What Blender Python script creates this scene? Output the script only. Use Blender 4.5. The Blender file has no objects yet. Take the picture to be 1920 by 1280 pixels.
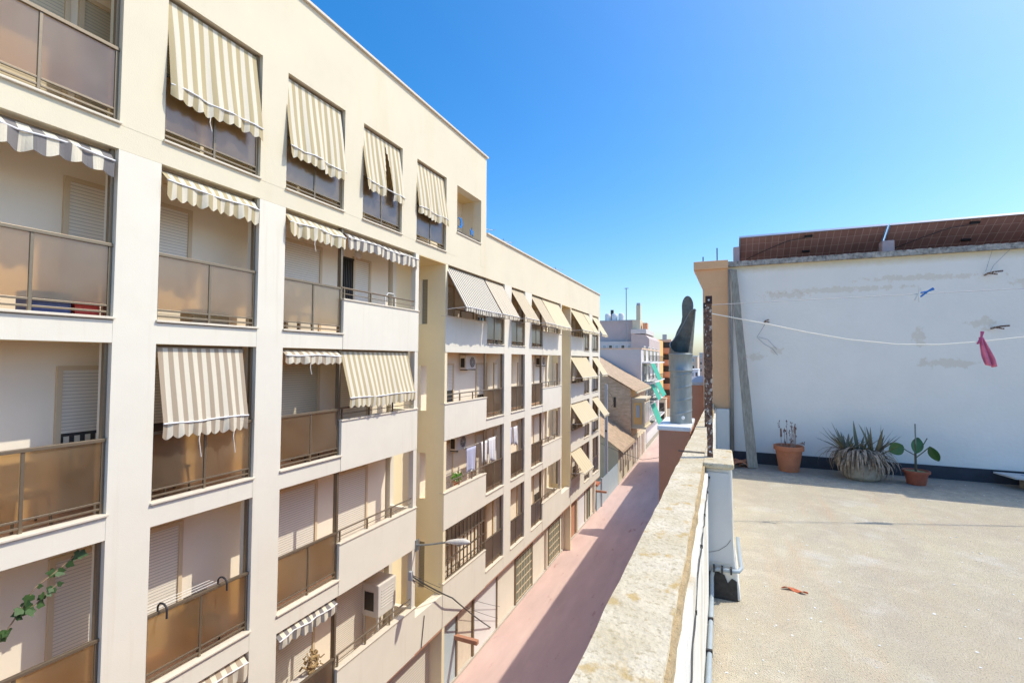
import bpy, math, random
from mathutils import Vector, Matrix
random.seed(7)
S = bpy.context.scene
# ---------------------------------------------------------------- camera
FPX = 907.0
yaw, pitch, roll = math.radians(23.27), math.radians(2.05), 0.0058
f = Vector((-math.sin(yaw)*math.cos(pitch), math.cos(yaw)*math.cos(pitch), math.sin(pitch)))
r = Vector((math.cos(yaw), math.sin(yaw), 0)); u = r.cross(f)
r2 = r*math.cos(roll) + u*math.sin(roll); u2 = -r*math.sin(roll) + u*math.cos(roll)
cd = bpy.data.cameras.new('camera'); cam = bpy.data.objects.new('camera', cd); S.collection.objects.link(cam)
cam.matrix_world = Matrix(((r2.x, u2.x, -f.x, 0), (r2.y, u2.y, -f.y, 0), (r2.z, u2.z, -f.z, 0), (0, 0, 0, 1)))
cd.sensor_width = 36; cd.lens = FPX/1920*36; cd.clip_start = .05; cd.clip_end = 4000
S.camera = cam
# ---------------------------------------------------------------- light
SUN = Vector((.66, .36, 1)).normalized()
elev = math.asin(SUN.z); azim = math.atan2(SUN.x, SUN.y)
W = bpy.data.worlds.new('World'); S.world = W; W.use_nodes = True
nt = W.node_tree; nt.nodes.clear()
sky = nt.nodes.new('ShaderNodeTexSky'); sky.sky_type = 'NISHITA'; sky.sun_disc = False
sky.sun_elevation = elev; sky.sun_rotation = azim
sky.altitude = 0; sky.air_density = 1.0; sky.dust_density = 1.7; sky.ozone_density = 3.6
hs = nt.nodes.new('ShaderNodeHueSaturation'); hs.inputs['Saturation'].default_value = 1.48; hs.inputs['Hue'].default_value = .5; hs.inputs['Value'].default_value = .93
bg = nt.nodes.new('ShaderNodeBackground'); bg.inputs['Strength'].default_value = .15
wo = nt.nodes.new('ShaderNodeOutputWorld')
gm = nt.nodes.new('ShaderNodeGamma'); gm.inputs['Gamma'].default_value = .93; nt.links.new(sky.outputs[0], gm.inputs['Color']); nt.links.new(gm.outputs[0], hs.inputs['Color']); nt.links.new(hs.outputs[0], bg.inputs[0]); nt.links.new(bg.outputs[0], wo.inputs[0])
sl = bpy.data.lights.new('sun', 'SUN'); sl.energy = 2.0; sl.angle = math.radians(.5); sl.color = (1, .93, .79)
so = bpy.data.objects.new('sun', sl); S.collection.objects.link(so)
so.rotation_euler = SUN.to_track_quat('Z', 'Y').to_euler(); so.location = (10, 10, 30)
vs = S.view_settings; S.display_settings.display_device = 'sRGB'
vs.view_transform = 'Standard'; vs.look = 'None'; vs.gamma = 1; vs.use_curve_mapping = False; vs.exposure = .97
S.cycles.diffuse_bounces = 8; S.cycles.max_bounces = 14

# ---------------------------------------------------------------- materials
def mat(name, col, rough=.8, metal=0, noise=0, nscale=3, bump=0, bscale=40, stretch=(1, 1, 1), col2=None, spec=None, gen=None):
    m = bpy.data.materials.new(name); m.use_nodes = True; n = m.node_tree.nodes; l = m.node_tree.links
    b = n['Principled BSDF']; b.inputs['Roughness'].default_value = rough; b.inputs['Metallic'].default_value = metal
    b.inputs['Base Color'].default_value = (*col, 1)
    if spec is not None: b.inputs['Specular IOR Level'].default_value = spec
    tc = n.new('ShaderNodeTexCoord'); mp = n.new('ShaderNodeMapping'); mp.inputs['Scale'].default_value = stretch
    geo = n.new('ShaderNodeNewGeometry')
    l.new(geo.outputs['Position'], mp.inputs['Vector'])
    if noise:
        t = n.new('ShaderNodeTexNoise'); t.inputs['Scale'].default_value = nscale; t.inputs['Detail'].default_value = 8; t.inputs['Roughness'].default_value = .65
        l.new(mp.outputs[0], t.inputs['Vector'])
        cr = n.new('ShaderNodeValToRGB'); cr.color_ramp.elements[0].position = .33; cr.color_ramp.elements[1].position = .68
        c2 = col2 or tuple(c*(1-noise) for c in col)
        cr.color_ramp.elements[0].color = (*c2, 1); cr.color_ramp.elements[1].color = (*col, 1)
        l.new(t.outputs['Fac'], cr.inputs[0]); l.new(cr.outputs[0], b.inputs['Base Color'])
    if bump:
        t2 = n.new('ShaderNodeTexNoise'); t2.inputs['Scale'].default_value = bscale; t2.inputs['Detail'].default_value = 6
        l.new(mp.outputs[0], t2.inputs['Vector'])
        bp = n.new('ShaderNodeBump'); bp.inputs['Strength'].default_value = bump; bp.inputs['Distance'].default_value = .01
        l.new(t2.outputs['Fac'], bp.inputs['Height']); l.new(bp.outputs[0], b.inputs['Normal'])
    return m

def mixin(m, col, fac_builder):
    """overlay colour `col` on the base colour by a mask"""
    n = m.node_tree.nodes; l = m.node_tree.links; b = n['Principled BSDF']
    mx = n.new('ShaderNodeMix'); mx.data_type = 'RGBA'
    if b.inputs['Base Color'].links: l.new(b.inputs['Base Color'].links[0].from_socket, mx.inputs[6])
    else: mx.inputs[6].default_value = b.inputs['Base Color'].default_value
    mx.inputs[7].default_value = (*col, 1)
    l.new(fac_builder(n, l), mx.inputs[0]); l.new(mx.outputs[2], b.inputs['Base Color'])

def noise_mask(scale, lo, hi, stretch=(1, 1, 1), detail=6, amount=1.0, rough=.6, off=(0, 0, 0)):
    def fb(n, l):
        geo = n.new('ShaderNodeNewGeometry'); mp = n.new('ShaderNodeMapping'); mp.inputs['Scale'].default_value = stretch; mp.inputs['Location'].default_value = off
        l.new(geo.outputs['Position'], mp.inputs['Vector'])
        t = n.new('ShaderNodeTexNoise'); t.inputs['Scale'].default_value = scale; t.inputs['Detail'].default_value = detail; t.inputs['Roughness'].default_value = rough
        l.new(mp.outputs[0], t.inputs['Vector'])
        mr = n.new('ShaderNodeMapRange'); mr.inputs['From Min'].default_value = lo; mr.inputs['From Max'].default_value = hi
        mr.inputs['To Max'].default_value = amount
        l.new(t.outputs['Fac'], mr.inputs['Value']); return mr.outputs[0]
    return fb

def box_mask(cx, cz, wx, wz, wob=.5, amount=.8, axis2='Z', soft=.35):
    """soft irregular stain centred at x=cx, z=cz on a wall (or dirt and painted shade at x,y on a floor)"""
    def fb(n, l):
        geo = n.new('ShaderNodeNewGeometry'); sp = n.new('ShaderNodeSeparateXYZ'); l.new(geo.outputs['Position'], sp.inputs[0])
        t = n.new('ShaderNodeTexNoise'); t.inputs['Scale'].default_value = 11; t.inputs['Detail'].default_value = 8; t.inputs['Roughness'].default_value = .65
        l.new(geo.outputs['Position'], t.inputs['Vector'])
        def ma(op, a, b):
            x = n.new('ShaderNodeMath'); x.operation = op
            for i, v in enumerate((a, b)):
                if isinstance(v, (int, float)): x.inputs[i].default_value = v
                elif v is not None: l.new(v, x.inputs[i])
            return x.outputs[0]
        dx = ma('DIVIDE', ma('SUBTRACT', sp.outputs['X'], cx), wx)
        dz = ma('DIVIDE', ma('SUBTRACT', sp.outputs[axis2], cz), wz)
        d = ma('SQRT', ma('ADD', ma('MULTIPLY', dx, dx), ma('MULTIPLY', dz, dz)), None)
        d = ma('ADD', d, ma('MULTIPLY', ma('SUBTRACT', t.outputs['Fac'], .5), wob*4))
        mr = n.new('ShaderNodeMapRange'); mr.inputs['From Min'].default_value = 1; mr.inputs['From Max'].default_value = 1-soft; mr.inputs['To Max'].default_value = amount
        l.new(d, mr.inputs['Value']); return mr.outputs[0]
    return fb

white = mat('white_plaster', (.82, .775, .645), .85, noise=.05, nscale=1.2, bump=.15, bscale=60)
mixin(white, (.70, .62, .48), noise_mask(2.4, .56, .80, (1, 2.2, .12), amount=.6))
mixin(white, (.72, .66, .54), noise_mask(.7, .5, .75, amount=.35, off=(3, 1, 2)))
inner = mat('balcony_plaster', (.93, .84, .68), .9, noise=.04, nscale=1, bump=.15, bscale=50)
yellow = mat('cream_plaster', (.78, .705, .52), .85, noise=.06, nscale=.8, bump=.3, bscale=70)
mixin(yellow, (.68, .56, .33), noise_mask(1.1, .55, .8, (1, 1, .22), amount=.3))
shaft_y = mat('yellow_plaster', (.90, .79, .53), .85, noise=.05, nscale=1, bump=.2, bscale=60)
brownm = mat('brown_aluminium', (.27, .215, .145), .42, .55, noise=.12, nscale=20)
darkm = mat('dark_metal', (.06, .052, .045), .45, .5)
jamb = mat('tan_jamb', (.68, .55, .37), .6)
soffit_m = mat('soffit_plaster', (.84, .66, .34), .85, noise=.05, nscale=2)
sillm = mat('sill_stone', (.78, .70, .55), .6, noise=.12, nscale=6)
redtile = mat('red_tile', (.72, .44, .29), .6, noise=.2, nscale=8)
rollm = mat('rust_metal', (.26, .14, .09), .9, noise=.6, nscale=55, bump=.8, bscale=90, col2=(.055, .035, .03))
mixin(rollm, (.62, .55, .47), noise_mask(48, .55, .62, (1, 1, .7), amount=.85, detail=3))
galv = mat('galvanised_steel', (.35, .385, .38), .5, .55, noise=.3, nscale=9, stretch=(1, 1, .3))
galvd = mat('weathered_zinc', (.22, .225, .20), .65, .35, noise=.45, nscale=16, bump=.3)
mixin(galvd, (.30, .22, .14), noise_mask(14, .55, .7, amount=.6))
black = mat('black_rubber', (.03, .03, .032), .6)
wht = mat('white_paint', (.80, .80, .78), .5)
greyp = mat('grey_paint', (.42, .44, .46), .6)
acm = mat('unit_casing', (.72, .69, .62), .5, noise=.08, nscale=8)
orange = mat('orange_render', (.84, .50, .27), .9, noise=.10, nscale=3, bump=.2, bscale=60)
brownr = mat('brown_render', (.54, .27, .165), .9, noise=.12, nscale=3, bump=.2, bscale=60)
pinkr = mat('lilac_block', (.52, .42, .42), .9, noise=.15, nscale=20)
ropew = mat('cream_cord', (.80, .76, .66), .8)
cablem = mat('dark_cable', (.06, .06, .06), .6)
wirem = mat('steel_wire', (.32, .32, .34), .5, .5)
greyc = mat('grey_conduit', (.36, .42, .45), .5, noise=.15, nscale=10)
terra = mat('terracotta', (.56, .20, .095), .75, noise=.2, nscale=9, bump=.2)
terrad = mat('dark_terracotta', (.36, .095, .05), .6, noise=.2, nscale=9)
soil = mat('soil', (.10, .07, .045), 1, bump=.8, bscale=60)
stonep = mat('pale_stone', (.50, .43, .33), .95, noise=.4, nscale=14, bump=.8, bscale=50)
drym = mat('dry_leaf', (.50, .39, .28), .9, noise=.5, nscale=26, col2=(.16, .11, .075))
aloem = mat('aloe_leaf', (.13, .17, .08), .6, noise=.4, nscale=20, col2=(.18, .12, .08))
leafm = mat('green_leaf', (.05, .14, .035), .4, noise=.3, nscale=10)
vinem = mat('vine_leaf', (.05, .11, .025), .6, noise=.3, nscale=12)
stemm = mat('dry_stem', (.30, .21, .13), .9)
pinkc = mat('pink_cloth', (.70, .20, .33), .85, noise=.2, nscale=20)
bluep = mat('blue_plastic', (.02, .18, .52), .4)
whitep = mat('white_plastic', (.78, .76, .68), .4)
woodm = mat('weathered_board', (.42, .38, .31), .9, noise=.45, nscale=10, stretch=(4, 4, .6), bump=.5)
card = mat('cardboard', (.42, .35, .25), .9, noise=.2, nscale=8)
redl = mat('red_leaf', (.50, .13, .05), .8)
laund_w = mat('white_laundry', (.80, .80, .82), .9)
laund_b = mat('blue_laundry', (.45, .47, .62), .9)
laund_y = mat('cream_laundry', (.76, .72, .6), .9)
teal = mat('teal_cloth', (.04, .36, .24), .8)
dgreen = mat('green_garage', (.20, .23, .17), .6)

# shutter: horizontal slats
def slat_mat(name, col, period=.052, dark=.62):
    m = mat(name, col, .55); n = m.node_tree.nodes; l = m.node_tree.links; b = n['Principled BSDF']
    geo = n.new('ShaderNodeNewGeometry'); sp = n.new('ShaderNodeSeparateXYZ'); l.new(geo.outputs['Position'], sp.inputs[0])
    d = n.new('ShaderNodeMath'); d.operation = 'DIVIDE'; d.inputs[1].default_value = period; l.new(sp.outputs['Z'], d.inputs[0])
    fr = n.new('ShaderNodeMath'); fr.operation = 'FRACT'; l.new(d.outputs[0], fr.inputs[0])
    cr = n.new('ShaderNodeValToRGB'); e = cr.color_ramp.elements
    e[0].position = 0; e[0].color = tuple(c*dark for c in col)+(1,); e[1].position = .3; e[1].color = (*col, 1)
    l.new(fr.outputs[0], cr.inputs[0]); l.new(cr.outputs[0], b.inputs['Base Color'])
    bp = n.new('ShaderNodeBump'); bp.inputs['Strength'].default_value = .6; bp.inputs['Distance'].default_value = .01
    l.new(cr.outputs[0], bp.inputs['Height']); l.new(bp.outputs[0], b.inputs['Normal'])
    return m
shutm = slat_mat('shutter_slats', (.82, .77, .66), .055, .5)
shutd = slat_mat('old_shutter_slats', (.60, .53, .38), .055, .5)
garm = slat_mat('garage_slats', (.74, .70, .60), .08, .6)

# frosted bronze glass
def glass_mat():
    m = bpy.data.materials.new('frosted_bronze_glass'); m.use_nodes = True; n = m.node_tree.nodes; l = m.node_tree.links
    n.clear(); out = n.new('ShaderNodeOutputMaterial')
    geo = n.new('ShaderNodeNewGeometry')
    t = n.new('ShaderNodeTexNoise'); t.inputs['Scale'].default_value = 1.6; t.inputs['Detail'].default_value = 3
    l.new(geo.outputs['Position'], t.inputs['Vector'])
    rf = n.new('ShaderNodeBsdfRefraction'); rf.inputs['Color'].default_value = (.92, .75, .50, 1); rf.inputs['Roughness'].default_value = .45; rf.inputs['IOR'].default_value = 1.08
    tl = n.new('ShaderNodeBsdfTranslucent'); tl.inputs['Color'].default_value = (.84, .66, .42, 1)
    tr = n.new('ShaderNodeBsdfTransparent'); tr.inputs['Color'].default_value = (.90, .70, .44, 1)
    gl = n.new('ShaderNodeBsdfGlossy'); gl.inputs['Roughness'].default_value = .2; gl.inputs['Color'].default_value = (.9, .92, 1, 1)
    df = n.new('ShaderNodeBsdfDiffuse'); df.inputs['Color'].default_value = (.54, .45, .32, 1)
    m0 = n.new('ShaderNodeMixShader'); m0.inputs[0].default_value = .12; l.new(rf.outputs[0], m0.inputs[1]); l.new(tr.outputs[0], m0.inputs[2])
    m1 = n.new('ShaderNodeMixShader'); m1.inputs[0].default_value = .22; l.new(m0.outputs[0], m1.inputs[1]); l.new(tl.outputs[0], m1.inputs[2])
    t.inputs['Scale'].default_value = 1.3; t.inputs['Detail'].default_value = 5
    dm = n.new('ShaderNodeMapRange'); dm.inputs['From Min'].default_value = .35; dm.inputs['From Max'].default_value = .7; dm.inputs['To Min'].default_value = .04; dm.inputs['To Max'].default_value = .20; l.new(t.outputs['Fac'], dm.inputs['Value'])
    m2 = n.new('ShaderNodeMixShader'); l.new(dm.outputs[0], m2.inputs[0]); l.new(m1.outputs[0], m2.inputs[1]); l.new(df.outputs[0], m2.inputs[2])
    fr = n.new('ShaderNodeFresnel'); fr.inputs[0].default_value = 1.5
    ad = n.new('ShaderNodeMath'); ad.operation = 'MULTIPLY_ADD'; ad.inputs[1].default_value = 1.3; ad.inputs[2].default_value = .02; l.new(fr.outputs[0], ad.inputs[0])
    m3 = n.new('ShaderNodeMixShader'); l.new(ad.outputs[0], m3.inputs[0]); l.new(m2.outputs[0], m3.inputs[1]); l.new(gl.outputs[0], m3.inputs[2])
    l.new(m3.outputs[0], out.inputs[0]); return m
glassm = glass_mat()
panem = mat('dark_window_glass', (.045, .05, .055), .08, 0, spec=.8)
panel2 = mat('pale_window_glass', (.42, .46, .46), .1)

def stripe_cloth(name, col):
    m = mat(name, col, .9, noise=.06, nscale=30); n = m.node_tree.nodes; l = m.node_tree.links
    b = n['Principled BSDF']; out = [x for x in n if x.type == 'OUTPUT_MATERIAL'][0]
    tl = n.new('ShaderNodeBsdfTranslucent'); tl.inputs['Color'].default_value = (*col, 1)
    mx = n.new('ShaderNodeMixShader'); mx.inputs[0].default_value = .22
    l.new(b.outputs[0], mx.inputs[1]); l.new(tl.outputs[0], mx.inputs[2]); l.new(mx.outputs[0], out.inputs[0]); return m
cl_white = stripe_cloth('awning_white', (.86, .80, .64))
cl_tan = stripe_cloth('awning_tan', (.60, .50, .29))
cl_taupe = stripe_cloth('awning_taupe', (.52, .42, .30))
cl_grey = stripe_cloth('awning_grey', (.27, .25, .24))
cl_beige = stripe_cloth('awning_beige', (.74, .64, .42))
cl_beige2 = stripe_cloth('awning_pale_beige', (.80, .71, .50))

# floors
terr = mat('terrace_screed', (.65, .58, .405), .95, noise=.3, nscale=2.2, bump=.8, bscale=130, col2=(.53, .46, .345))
mixin(terr, (.74, .67, .53), noise_mask(5, .5, .75, amount=.6))
mixin(terr, (.42, .36, .27), noise_mask(75, .60, .70, detail=3, amount=.6))
mixin(terr, (.74, .71, .62), noise_mask(30, .66, .72, detail=2, amount=.8, off=(3, 1, 0)))
mixin(terr, (.66, .46, .27), noise_mask(1.6, .52, .74, (3.0, .35, 1), amount=.4, off=(2, 5, 0)))
mixin(terr, (.74, .72, .66), noise_mask(2.0, .58, .7, (1, 1, 1), amount=.5, off=(7, 2, 0)))
mixin(terr, (.55, .46, .33), noise_mask(.9, .46, .62, (1, .6, 1), amount=.55, off=(9, 4, 0)))
mixin(terr, (.46, .40, .30), noise_mask(7, .62, .70, (1, 2.5, 1), detail=8, amount=.45, off=(1, 7, 0)))
mixin(terr, (.34, .29, .24), box_mask(4, 8.9, 14, 1.75, .35, .8, 'Y', .5))  # dirt along the wall, widened to paint its shade into the floor colour
mixin(terr, (.22, .18, .14), noise_mask(90, .58, .66, detail=2, amount=.55))
n_ = terr.node_tree.nodes; [setattr(x.inputs['Distance'], 'default_value', .02) for x in n_ if x.type == 'BUMP']
pinkpav = mat('pink_paving', (.66, .475, .415), .9, noise=.14, nscale=1.2, bump=.4, bscale=20, stretch=(1, .3, 1))
mixin(pinkpav, (.74, .56, .48), noise_mask(.9, .52, .75, (1.2, .15, 1), amount=.6))
mixin(pinkpav, (.36, .14, .12), noise_mask(2.4, .64, .72, (1, .25, 1), amount=.5, off=(3, 3, 0)))
kerbm = mat('kerb_concrete', (.58, .54, .46), .9, noise=.2, nscale=3)
groundm = mat('city_ground', (.36, .32, .26), .95, noise=.3, nscale=.05)
coping = mat('lichen_coping', (.70, .61, .44), .95, noise=.2, nscale=12, bump=.6, bscale=60)
mixin(coping, (.84, .78, .63), noise_mask(20, .46, .66, detail=5, amount=.65, rough=.7))
mixin(coping, (.36, .29, .17), noise_mask(50, .53, .64, detail=4, amount=.75, rough=.7, off=(1, 1, 1)))
mixin(coping, (.50, .34, .12), noise_mask(8.5, .57, .66, (1.4, 1, 1), detail=6, amount=.85, off=(4, 4, 4)))
mixin(coping, (.46, .37, .20), noise_mask(5, .46, .62, detail=9, amount=.6, rough=.75))
edgem = mat('coping_edge', (.50, .38, .21), .95, noise=.35, nscale=14, bump=1, bscale=60)
parw = mat('parapet_render', (.80, .78, .71), .9, noise=.12, nscale=4, stretch=(1, 1, .4), bump=.6, bscale=40)
mixin(parw, (.46, .38, .23), noise_mask(3.2, .5, .72, (1, 1.6, .5), amount=.7, off=(0, 2, .4)))
wwall = mat('whitewashed_wall', (.93, .87, .785), .9, noise=.05, nscale=2, bump=.35, bscale=25)
for c in [(.45, .36, .30, .10), (.66, .42, .16, .05), (3.0, .16, .36, .05), (2.76, .45, .07, .10), (1.9, .0, .05, .04)]:
    pass
for (cx, cz, wx, wz) in [(.50, .05, .20, .06), (.80, .15, .14, .07), (2.87, -.02, .38, .075), (2.55, .36, .09, .15), (3.25, .52, .16, .09), (1.55, 1.05, .9, .05), (2.6, 1.17, .8, .05), (3.72, .2, .07, .12), (3.75, -.35, .08, .16), (.9, 1.0, .35, .06), (3.7, 1.05, .2, .06)]:
    mixin(wwall, (.72, .61, .46), box_mask(cx, cz, wx*.9, wz*.9, 1.1, .5))
mixin(wwall, (.68, .56, .34), box_mask(2, 1.52, 9, .16, .12, .8, soft=.6))
copd = mat('dirty_coping', (.56, .52, .46), .95, noise=.5, nscale=16, bump=1, bscale=40, col2=(.15, .14, .13))
skirt = mat('bitumen_skirting', (.040, .045, .06), .6, noise=.3, nscale=8)
brick = mat('old_brick', (.80, .62, .43), .95, noise=.25, nscale=1.2, bump=.4, bscale=12)
def add_brick(m, c1, c2, mo, scale, bw=.5, rh=.25, swap=True):
    n = m.node_tree.nodes; l = m.node_tree.links; b = n['Principled BSDF']
    geo = n.new('ShaderNodeNewGeometry'); sp = n.new('ShaderNodeSeparateXYZ'); cb = n.new('ShaderNodeCombineXYZ')
    l.new(geo.outputs['Position'], sp.inputs[0]); ad = n.new('ShaderNodeMath'); ad.operation = 'ADD'
    l.new(sp.outputs['X'], ad.inputs[0]); l.new(sp.outputs['Y'], ad.inputs[1]); l.new(ad.outputs[0], cb.inputs['X']); l.new(sp.outputs['Z'], cb.inputs['Y'])
    t = n.new('ShaderNodeTexBrick'); t.inputs['Scale'].default_value = scale; t.inputs['Color1'].default_value = (*c1, 1); t.inputs['Color2'].default_value = (*c2, 1); t.inputs['Mortar'].default_value = (*mo, 1)
    t.inputs['Mortar Size'].default_value = .02; t.inputs['Brick Width'].default_value = bw; t.inputs['Row Height'].default_value = rh
    l.new(cb.outputs[0], t.inputs['Vector']); mx = n.new('ShaderNodeMix'); mx.data_type = 'RGBA'; mx.blend_type = 'MULTIPLY'; mx.inputs[0].default_value = .8
    l.new(b.inputs['Base Color'].links[0].from_socket, mx.inputs[6]); l.new(t.outputs[0], mx.inputs[7]); l.new(mx.outputs[2], b.inputs['Base Color'])
add_brick(brick, (1, .95, .88), (.75, .65, .55), (.85, .8, .72), 1, .5, .16)
rooft = mat('roof_tiles', (.60, .44, .29), .95, noise=.35, nscale=2.5, bump=.4)
bluew = mat('pale_blue_sheet', (.52, .62, .66), .6, noise=.1, nscale=2)
facadeg = mat('grey_render', (.68, .64, .60), .9, noise=.06, nscale=.6)
mauve = mat('mauve_render', (.60, .50, .46), .9, noise=.15, nscale=.5)
creamr = mat('cream_render', (.70, .62, .44), .9, noise=.12, nscale=1)
ochre = mat('ochre_render', (.82, .52, .20), .9, noise=.06, nscale=1)
orr = mat('orange_far_render', (.78, .36, .20), .9, noise=.06, nscale=1)
peach = mat('peach_render', (.84, .60, .42), .9, noise=.06, nscale=1)

# ---------------------------------------------------------------- mesh builder
class MB:
    def __init__(s): s.v = []; s.f = []; s.m = []; s.mats = []
    def mi(s, m):
        if m not in s.mats: s.mats.append(m)
        return s.mats.index(m)
    def poly(s, pts, m=None):
        i = len(s.v); s.v += [tuple(p) for p in pts]; s.f.append(tuple(range(i, i+len(pts)))); s.m.append(s.mi(m) if m else 0); return s
    def faces(s, vs, fs, m=None):
        i = len(s.v); s.v += [tuple(p) for p in vs]
        for q in fs: s.f.append(tuple(i+k for k in q)); s.m.append(s.mi(m) if m else 0)
        return s
    def box(s, x0, x1, y0, y1, z0, z1, m=None):
        x0, x1 = sorted((x0, x1)); y0, y1 = sorted((y0, y1)); z0, z1 = sorted((z0, z1))
        vs = [(x0, y0, z0), (x1, y0, z0), (x1, y1, z0), (x0, y1, z0), (x0, y0, z1), (x1, y0, z1), (x1, y1, z1), (x0, y1, z1)]
        return s.faces(vs, [(0, 3, 2, 1), (4, 5, 6, 7), (0, 1, 5, 4), (1, 2, 6, 5), (2, 3, 7, 6), (3, 0, 4, 7)], m)
    def prism(s, pts, a, b, axis='y', m=None):
        """extrude a 2-D outline between a and b along axis (pts are the other two coordinates)"""
        def P(p, t): return (p[0], t, p[1]) if axis == 'y' else ((t, p[0], p[1]) if axis == 'x' else (p[0], p[1], t))
        n = len(pts); vs = [P(p, a) for p in pts]+[P(p, b) for p in pts]
        fs = [tuple(range(n-1, -1, -1)), tuple(range(n, 2*n))]+[(i, (i+1) % n, n+(i+1) % n, n+i) for i in range(n)]
        return s.faces(vs, fs, m)
    def tube(s, pts, rad, n=8, m=None, cap=True):
        pts = [Vector(p) for p in pts]; rs = rad if isinstance(rad, (list, tuple)) else [rad]*len(pts); vs = []; fs = []
        up = None
        for i, p in enumerate(pts):
            t = (pts[min(i+1, len(pts)-1)]-pts[max(i-1, 0)]).normalized()
            a = Vector((0, 0, 1)) if abs(t.z) < .9 else Vector((1, 0, 0))
            e1 = t.cross(a).normalized() if up is None else (up-t*up.dot(t)).normalized(); up = e1; e2 = t.cross(e1)
            for k in range(n):
                an = 2*math.pi*k/n; vs.append(p+(e1*math.cos(an)+e2*math.sin(an))*rs[i])
        for i in range(len(pts)-1):
            for k in range(n): fs.append((i*n+k, i*n+(k+1) % n, (i+1)*n+(k+1) % n, (i+1)*n+k))
        if cap: fs += [tuple(range(n-1, -1, -1)), tuple(range((len(pts)-1)*n, len(pts)*n))]
        return s.faces(vs, fs, m)
    def lathe(s, prof, c, n=28, m=None):
        vs = []; fs = []
        for (rr, z) in prof:
            for k in range(n): a = 2*math.pi*k/n; vs.append((c[0]+rr*math.cos(a), c[1]+rr*math.sin(a), c[2]+z))
        for i in range(len(prof)-1):
            for k in range(n): fs.append((i*n+k, i*n+(k+1) % n, (i+1)*n+(k+1) % n, (i+1)*n+k))
        return s.faces(vs, fs, m)
    def build(s, name, m=None, parent=None, smooth=False, bevel=0):
        me = bpy.data.meshes.new(name); off = Vector(parent_world(parent)) if parent else Vector((0, 0, 0))
        me.from_pydata([tuple(Vector(v)-off) for v in s.v], [], s.f)
        if m and not s.mats: me.materials.append(m)
        else:
            for q in s.mats: me.materials.append(q)
            me.polygons.foreach_set('material_index', s.m)
        if smooth: me.polygons.foreach_set('use_smooth', [True]*len(me.polygons))
        me.update(); o = bpy.data.objects.new(name, me); S.collection.objects.link(o)
        if parent: o.parent = parent
        if bevel:
            b = o.modifiers.new('bevel', 'BEVEL'); b.width = bevel; b.segments = 2; b.limit_method = 'ANGLE'
        return o
def parent_world(o):
    v = Vector((0, 0, 0))
    while o: v += o.location; o = o.parent
    return v
def tag(o, label=None, cat=None, group=None, kind=None):
    for k, v in (('label', label), ('category', cat), ('group', group), ('kind', kind)):
        if v: o[k] = v
    return o
def thing(name, loc, label, cat, group=None):
    o = bpy.data.objects.new(name, None); S.collection.objects.link(o); o.location = loc; o.empty_display_size = .2
    return tag(o, label, cat, group)
def one(mb, name, m, label, cat, group=None, loc=None, **kw):
    """a thing that is a single mesh, origin at loc"""
    if loc:
        mb.v = [(v[0]-loc[0], v[1]-loc[1], v[2]-loc[2]) for v in mb.v]
    o = mb.build(name, m, None, **kw)
    if loc: o.location = loc
    return tag(o, label, cat, group)

# ---------------------------------------------------------------- setting
GZ = -11.6
tag(MB().poly([(-1500, -600, GZ-.03), (1500, -600, GZ-.03), (1500, 3000, GZ-.03), (-1500, 3000, GZ-.03)]).build('ground', groundm), kind='structure')
tag(MB().poly([(-8.86, -20, GZ), (-.3, -20, GZ), (-.3, 160, GZ), (-8.86, 160, GZ)]).build('street', pinkpav), kind='structure')
mb = MB().box(-9.6, -8.86, -20, 37, GZ-.02, GZ+.10); mb.box(-8.86, -8.74, 45.6, 120, GZ-.02, GZ+.1)
tag(mb.build('kerb', kerbm), kind='structure')

# ---------------------------------------------------------------- facade blocks
X0 = -8.45; XB = -9.4
L = [-8.30, -5.35, -2.40, .55, 3.60]
root1 = thing('apartment_building', (X0, 8, GZ), 'tall cream apartment building on the left with the higher roofline and balconies', 'apartment building')
root2 = thing('apartment_building', (X0, 25, GZ), 'lower cream and white apartment building further down the street, adjoining the taller one', 'apartment building')
PIL1 = [(.2, .82), (1.9, 2.45), (4.33, 4.95), (6.81, 7.44)]
PIL2 = [(18.83, 19.58), (21.2, 22.08), (33.45, 34.35), (36.2, 36.66)]
G1 = [(2.45, 4.33), (4.95, 6.81), (7.44, 9.2)]; G1b = [(.82, 1.9)]
D1 = [(9.2, 12.4)]
G2 = [(17.13, 18.83), (19.58, 21.2), (22.08, 23.7), (31.98, 33.45), (34.35, 36.2)]
D2 = [(13.98, 17.13), (23.7, 26.94), (28.8, 31.98)]
# pillars
for (a, b) in PIL1: MB().box(X0-.32, X0+.004, a, b, L[0]-.45, 3.18).build('pillar', white, root1)
for (a, b) in PIL2: MB().box(X0-.32, X0+.004, a, b, L[0]-.45, 3.18).build('pillar', white, root2)
# bands and slabs
def slab(root, y0, y1, z, last=False):
    zb = z-.34 if not last else z-.52
    MB().box(XB, X0, y0, y1, zb, z).build('floor_slab', white, root)
    MB().box(XB+.002, X0-.01, y0+.01, y1-.01, zb-.006, zb-.001).build('soffit', soffit_m, root)
    MB().box(XB+.003, X0-.12, y0+.01, y1-.01, z+.001, z+.012).build('balcony_floor', redtile, root)
for i in range(4):
    slab(root1, -3, 12.4, L[i], i == 0); slab(root2, 13.98, 26.94, L[i], i == 0); slab(root2, 28.8, 36.66, L[i], i == 0)
# first-floor band across the light shafts
MB().box(X0-.3, X0-.002, 12.4, 13.98, L[0]-.52, L[0]+.55).build('band_wall', white, root1)
MB().box(X0-.3, X0-.002, 26.94, 28.8, L[0]-.52, L[0]+.55).build('band_wall', white, root2)
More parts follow.
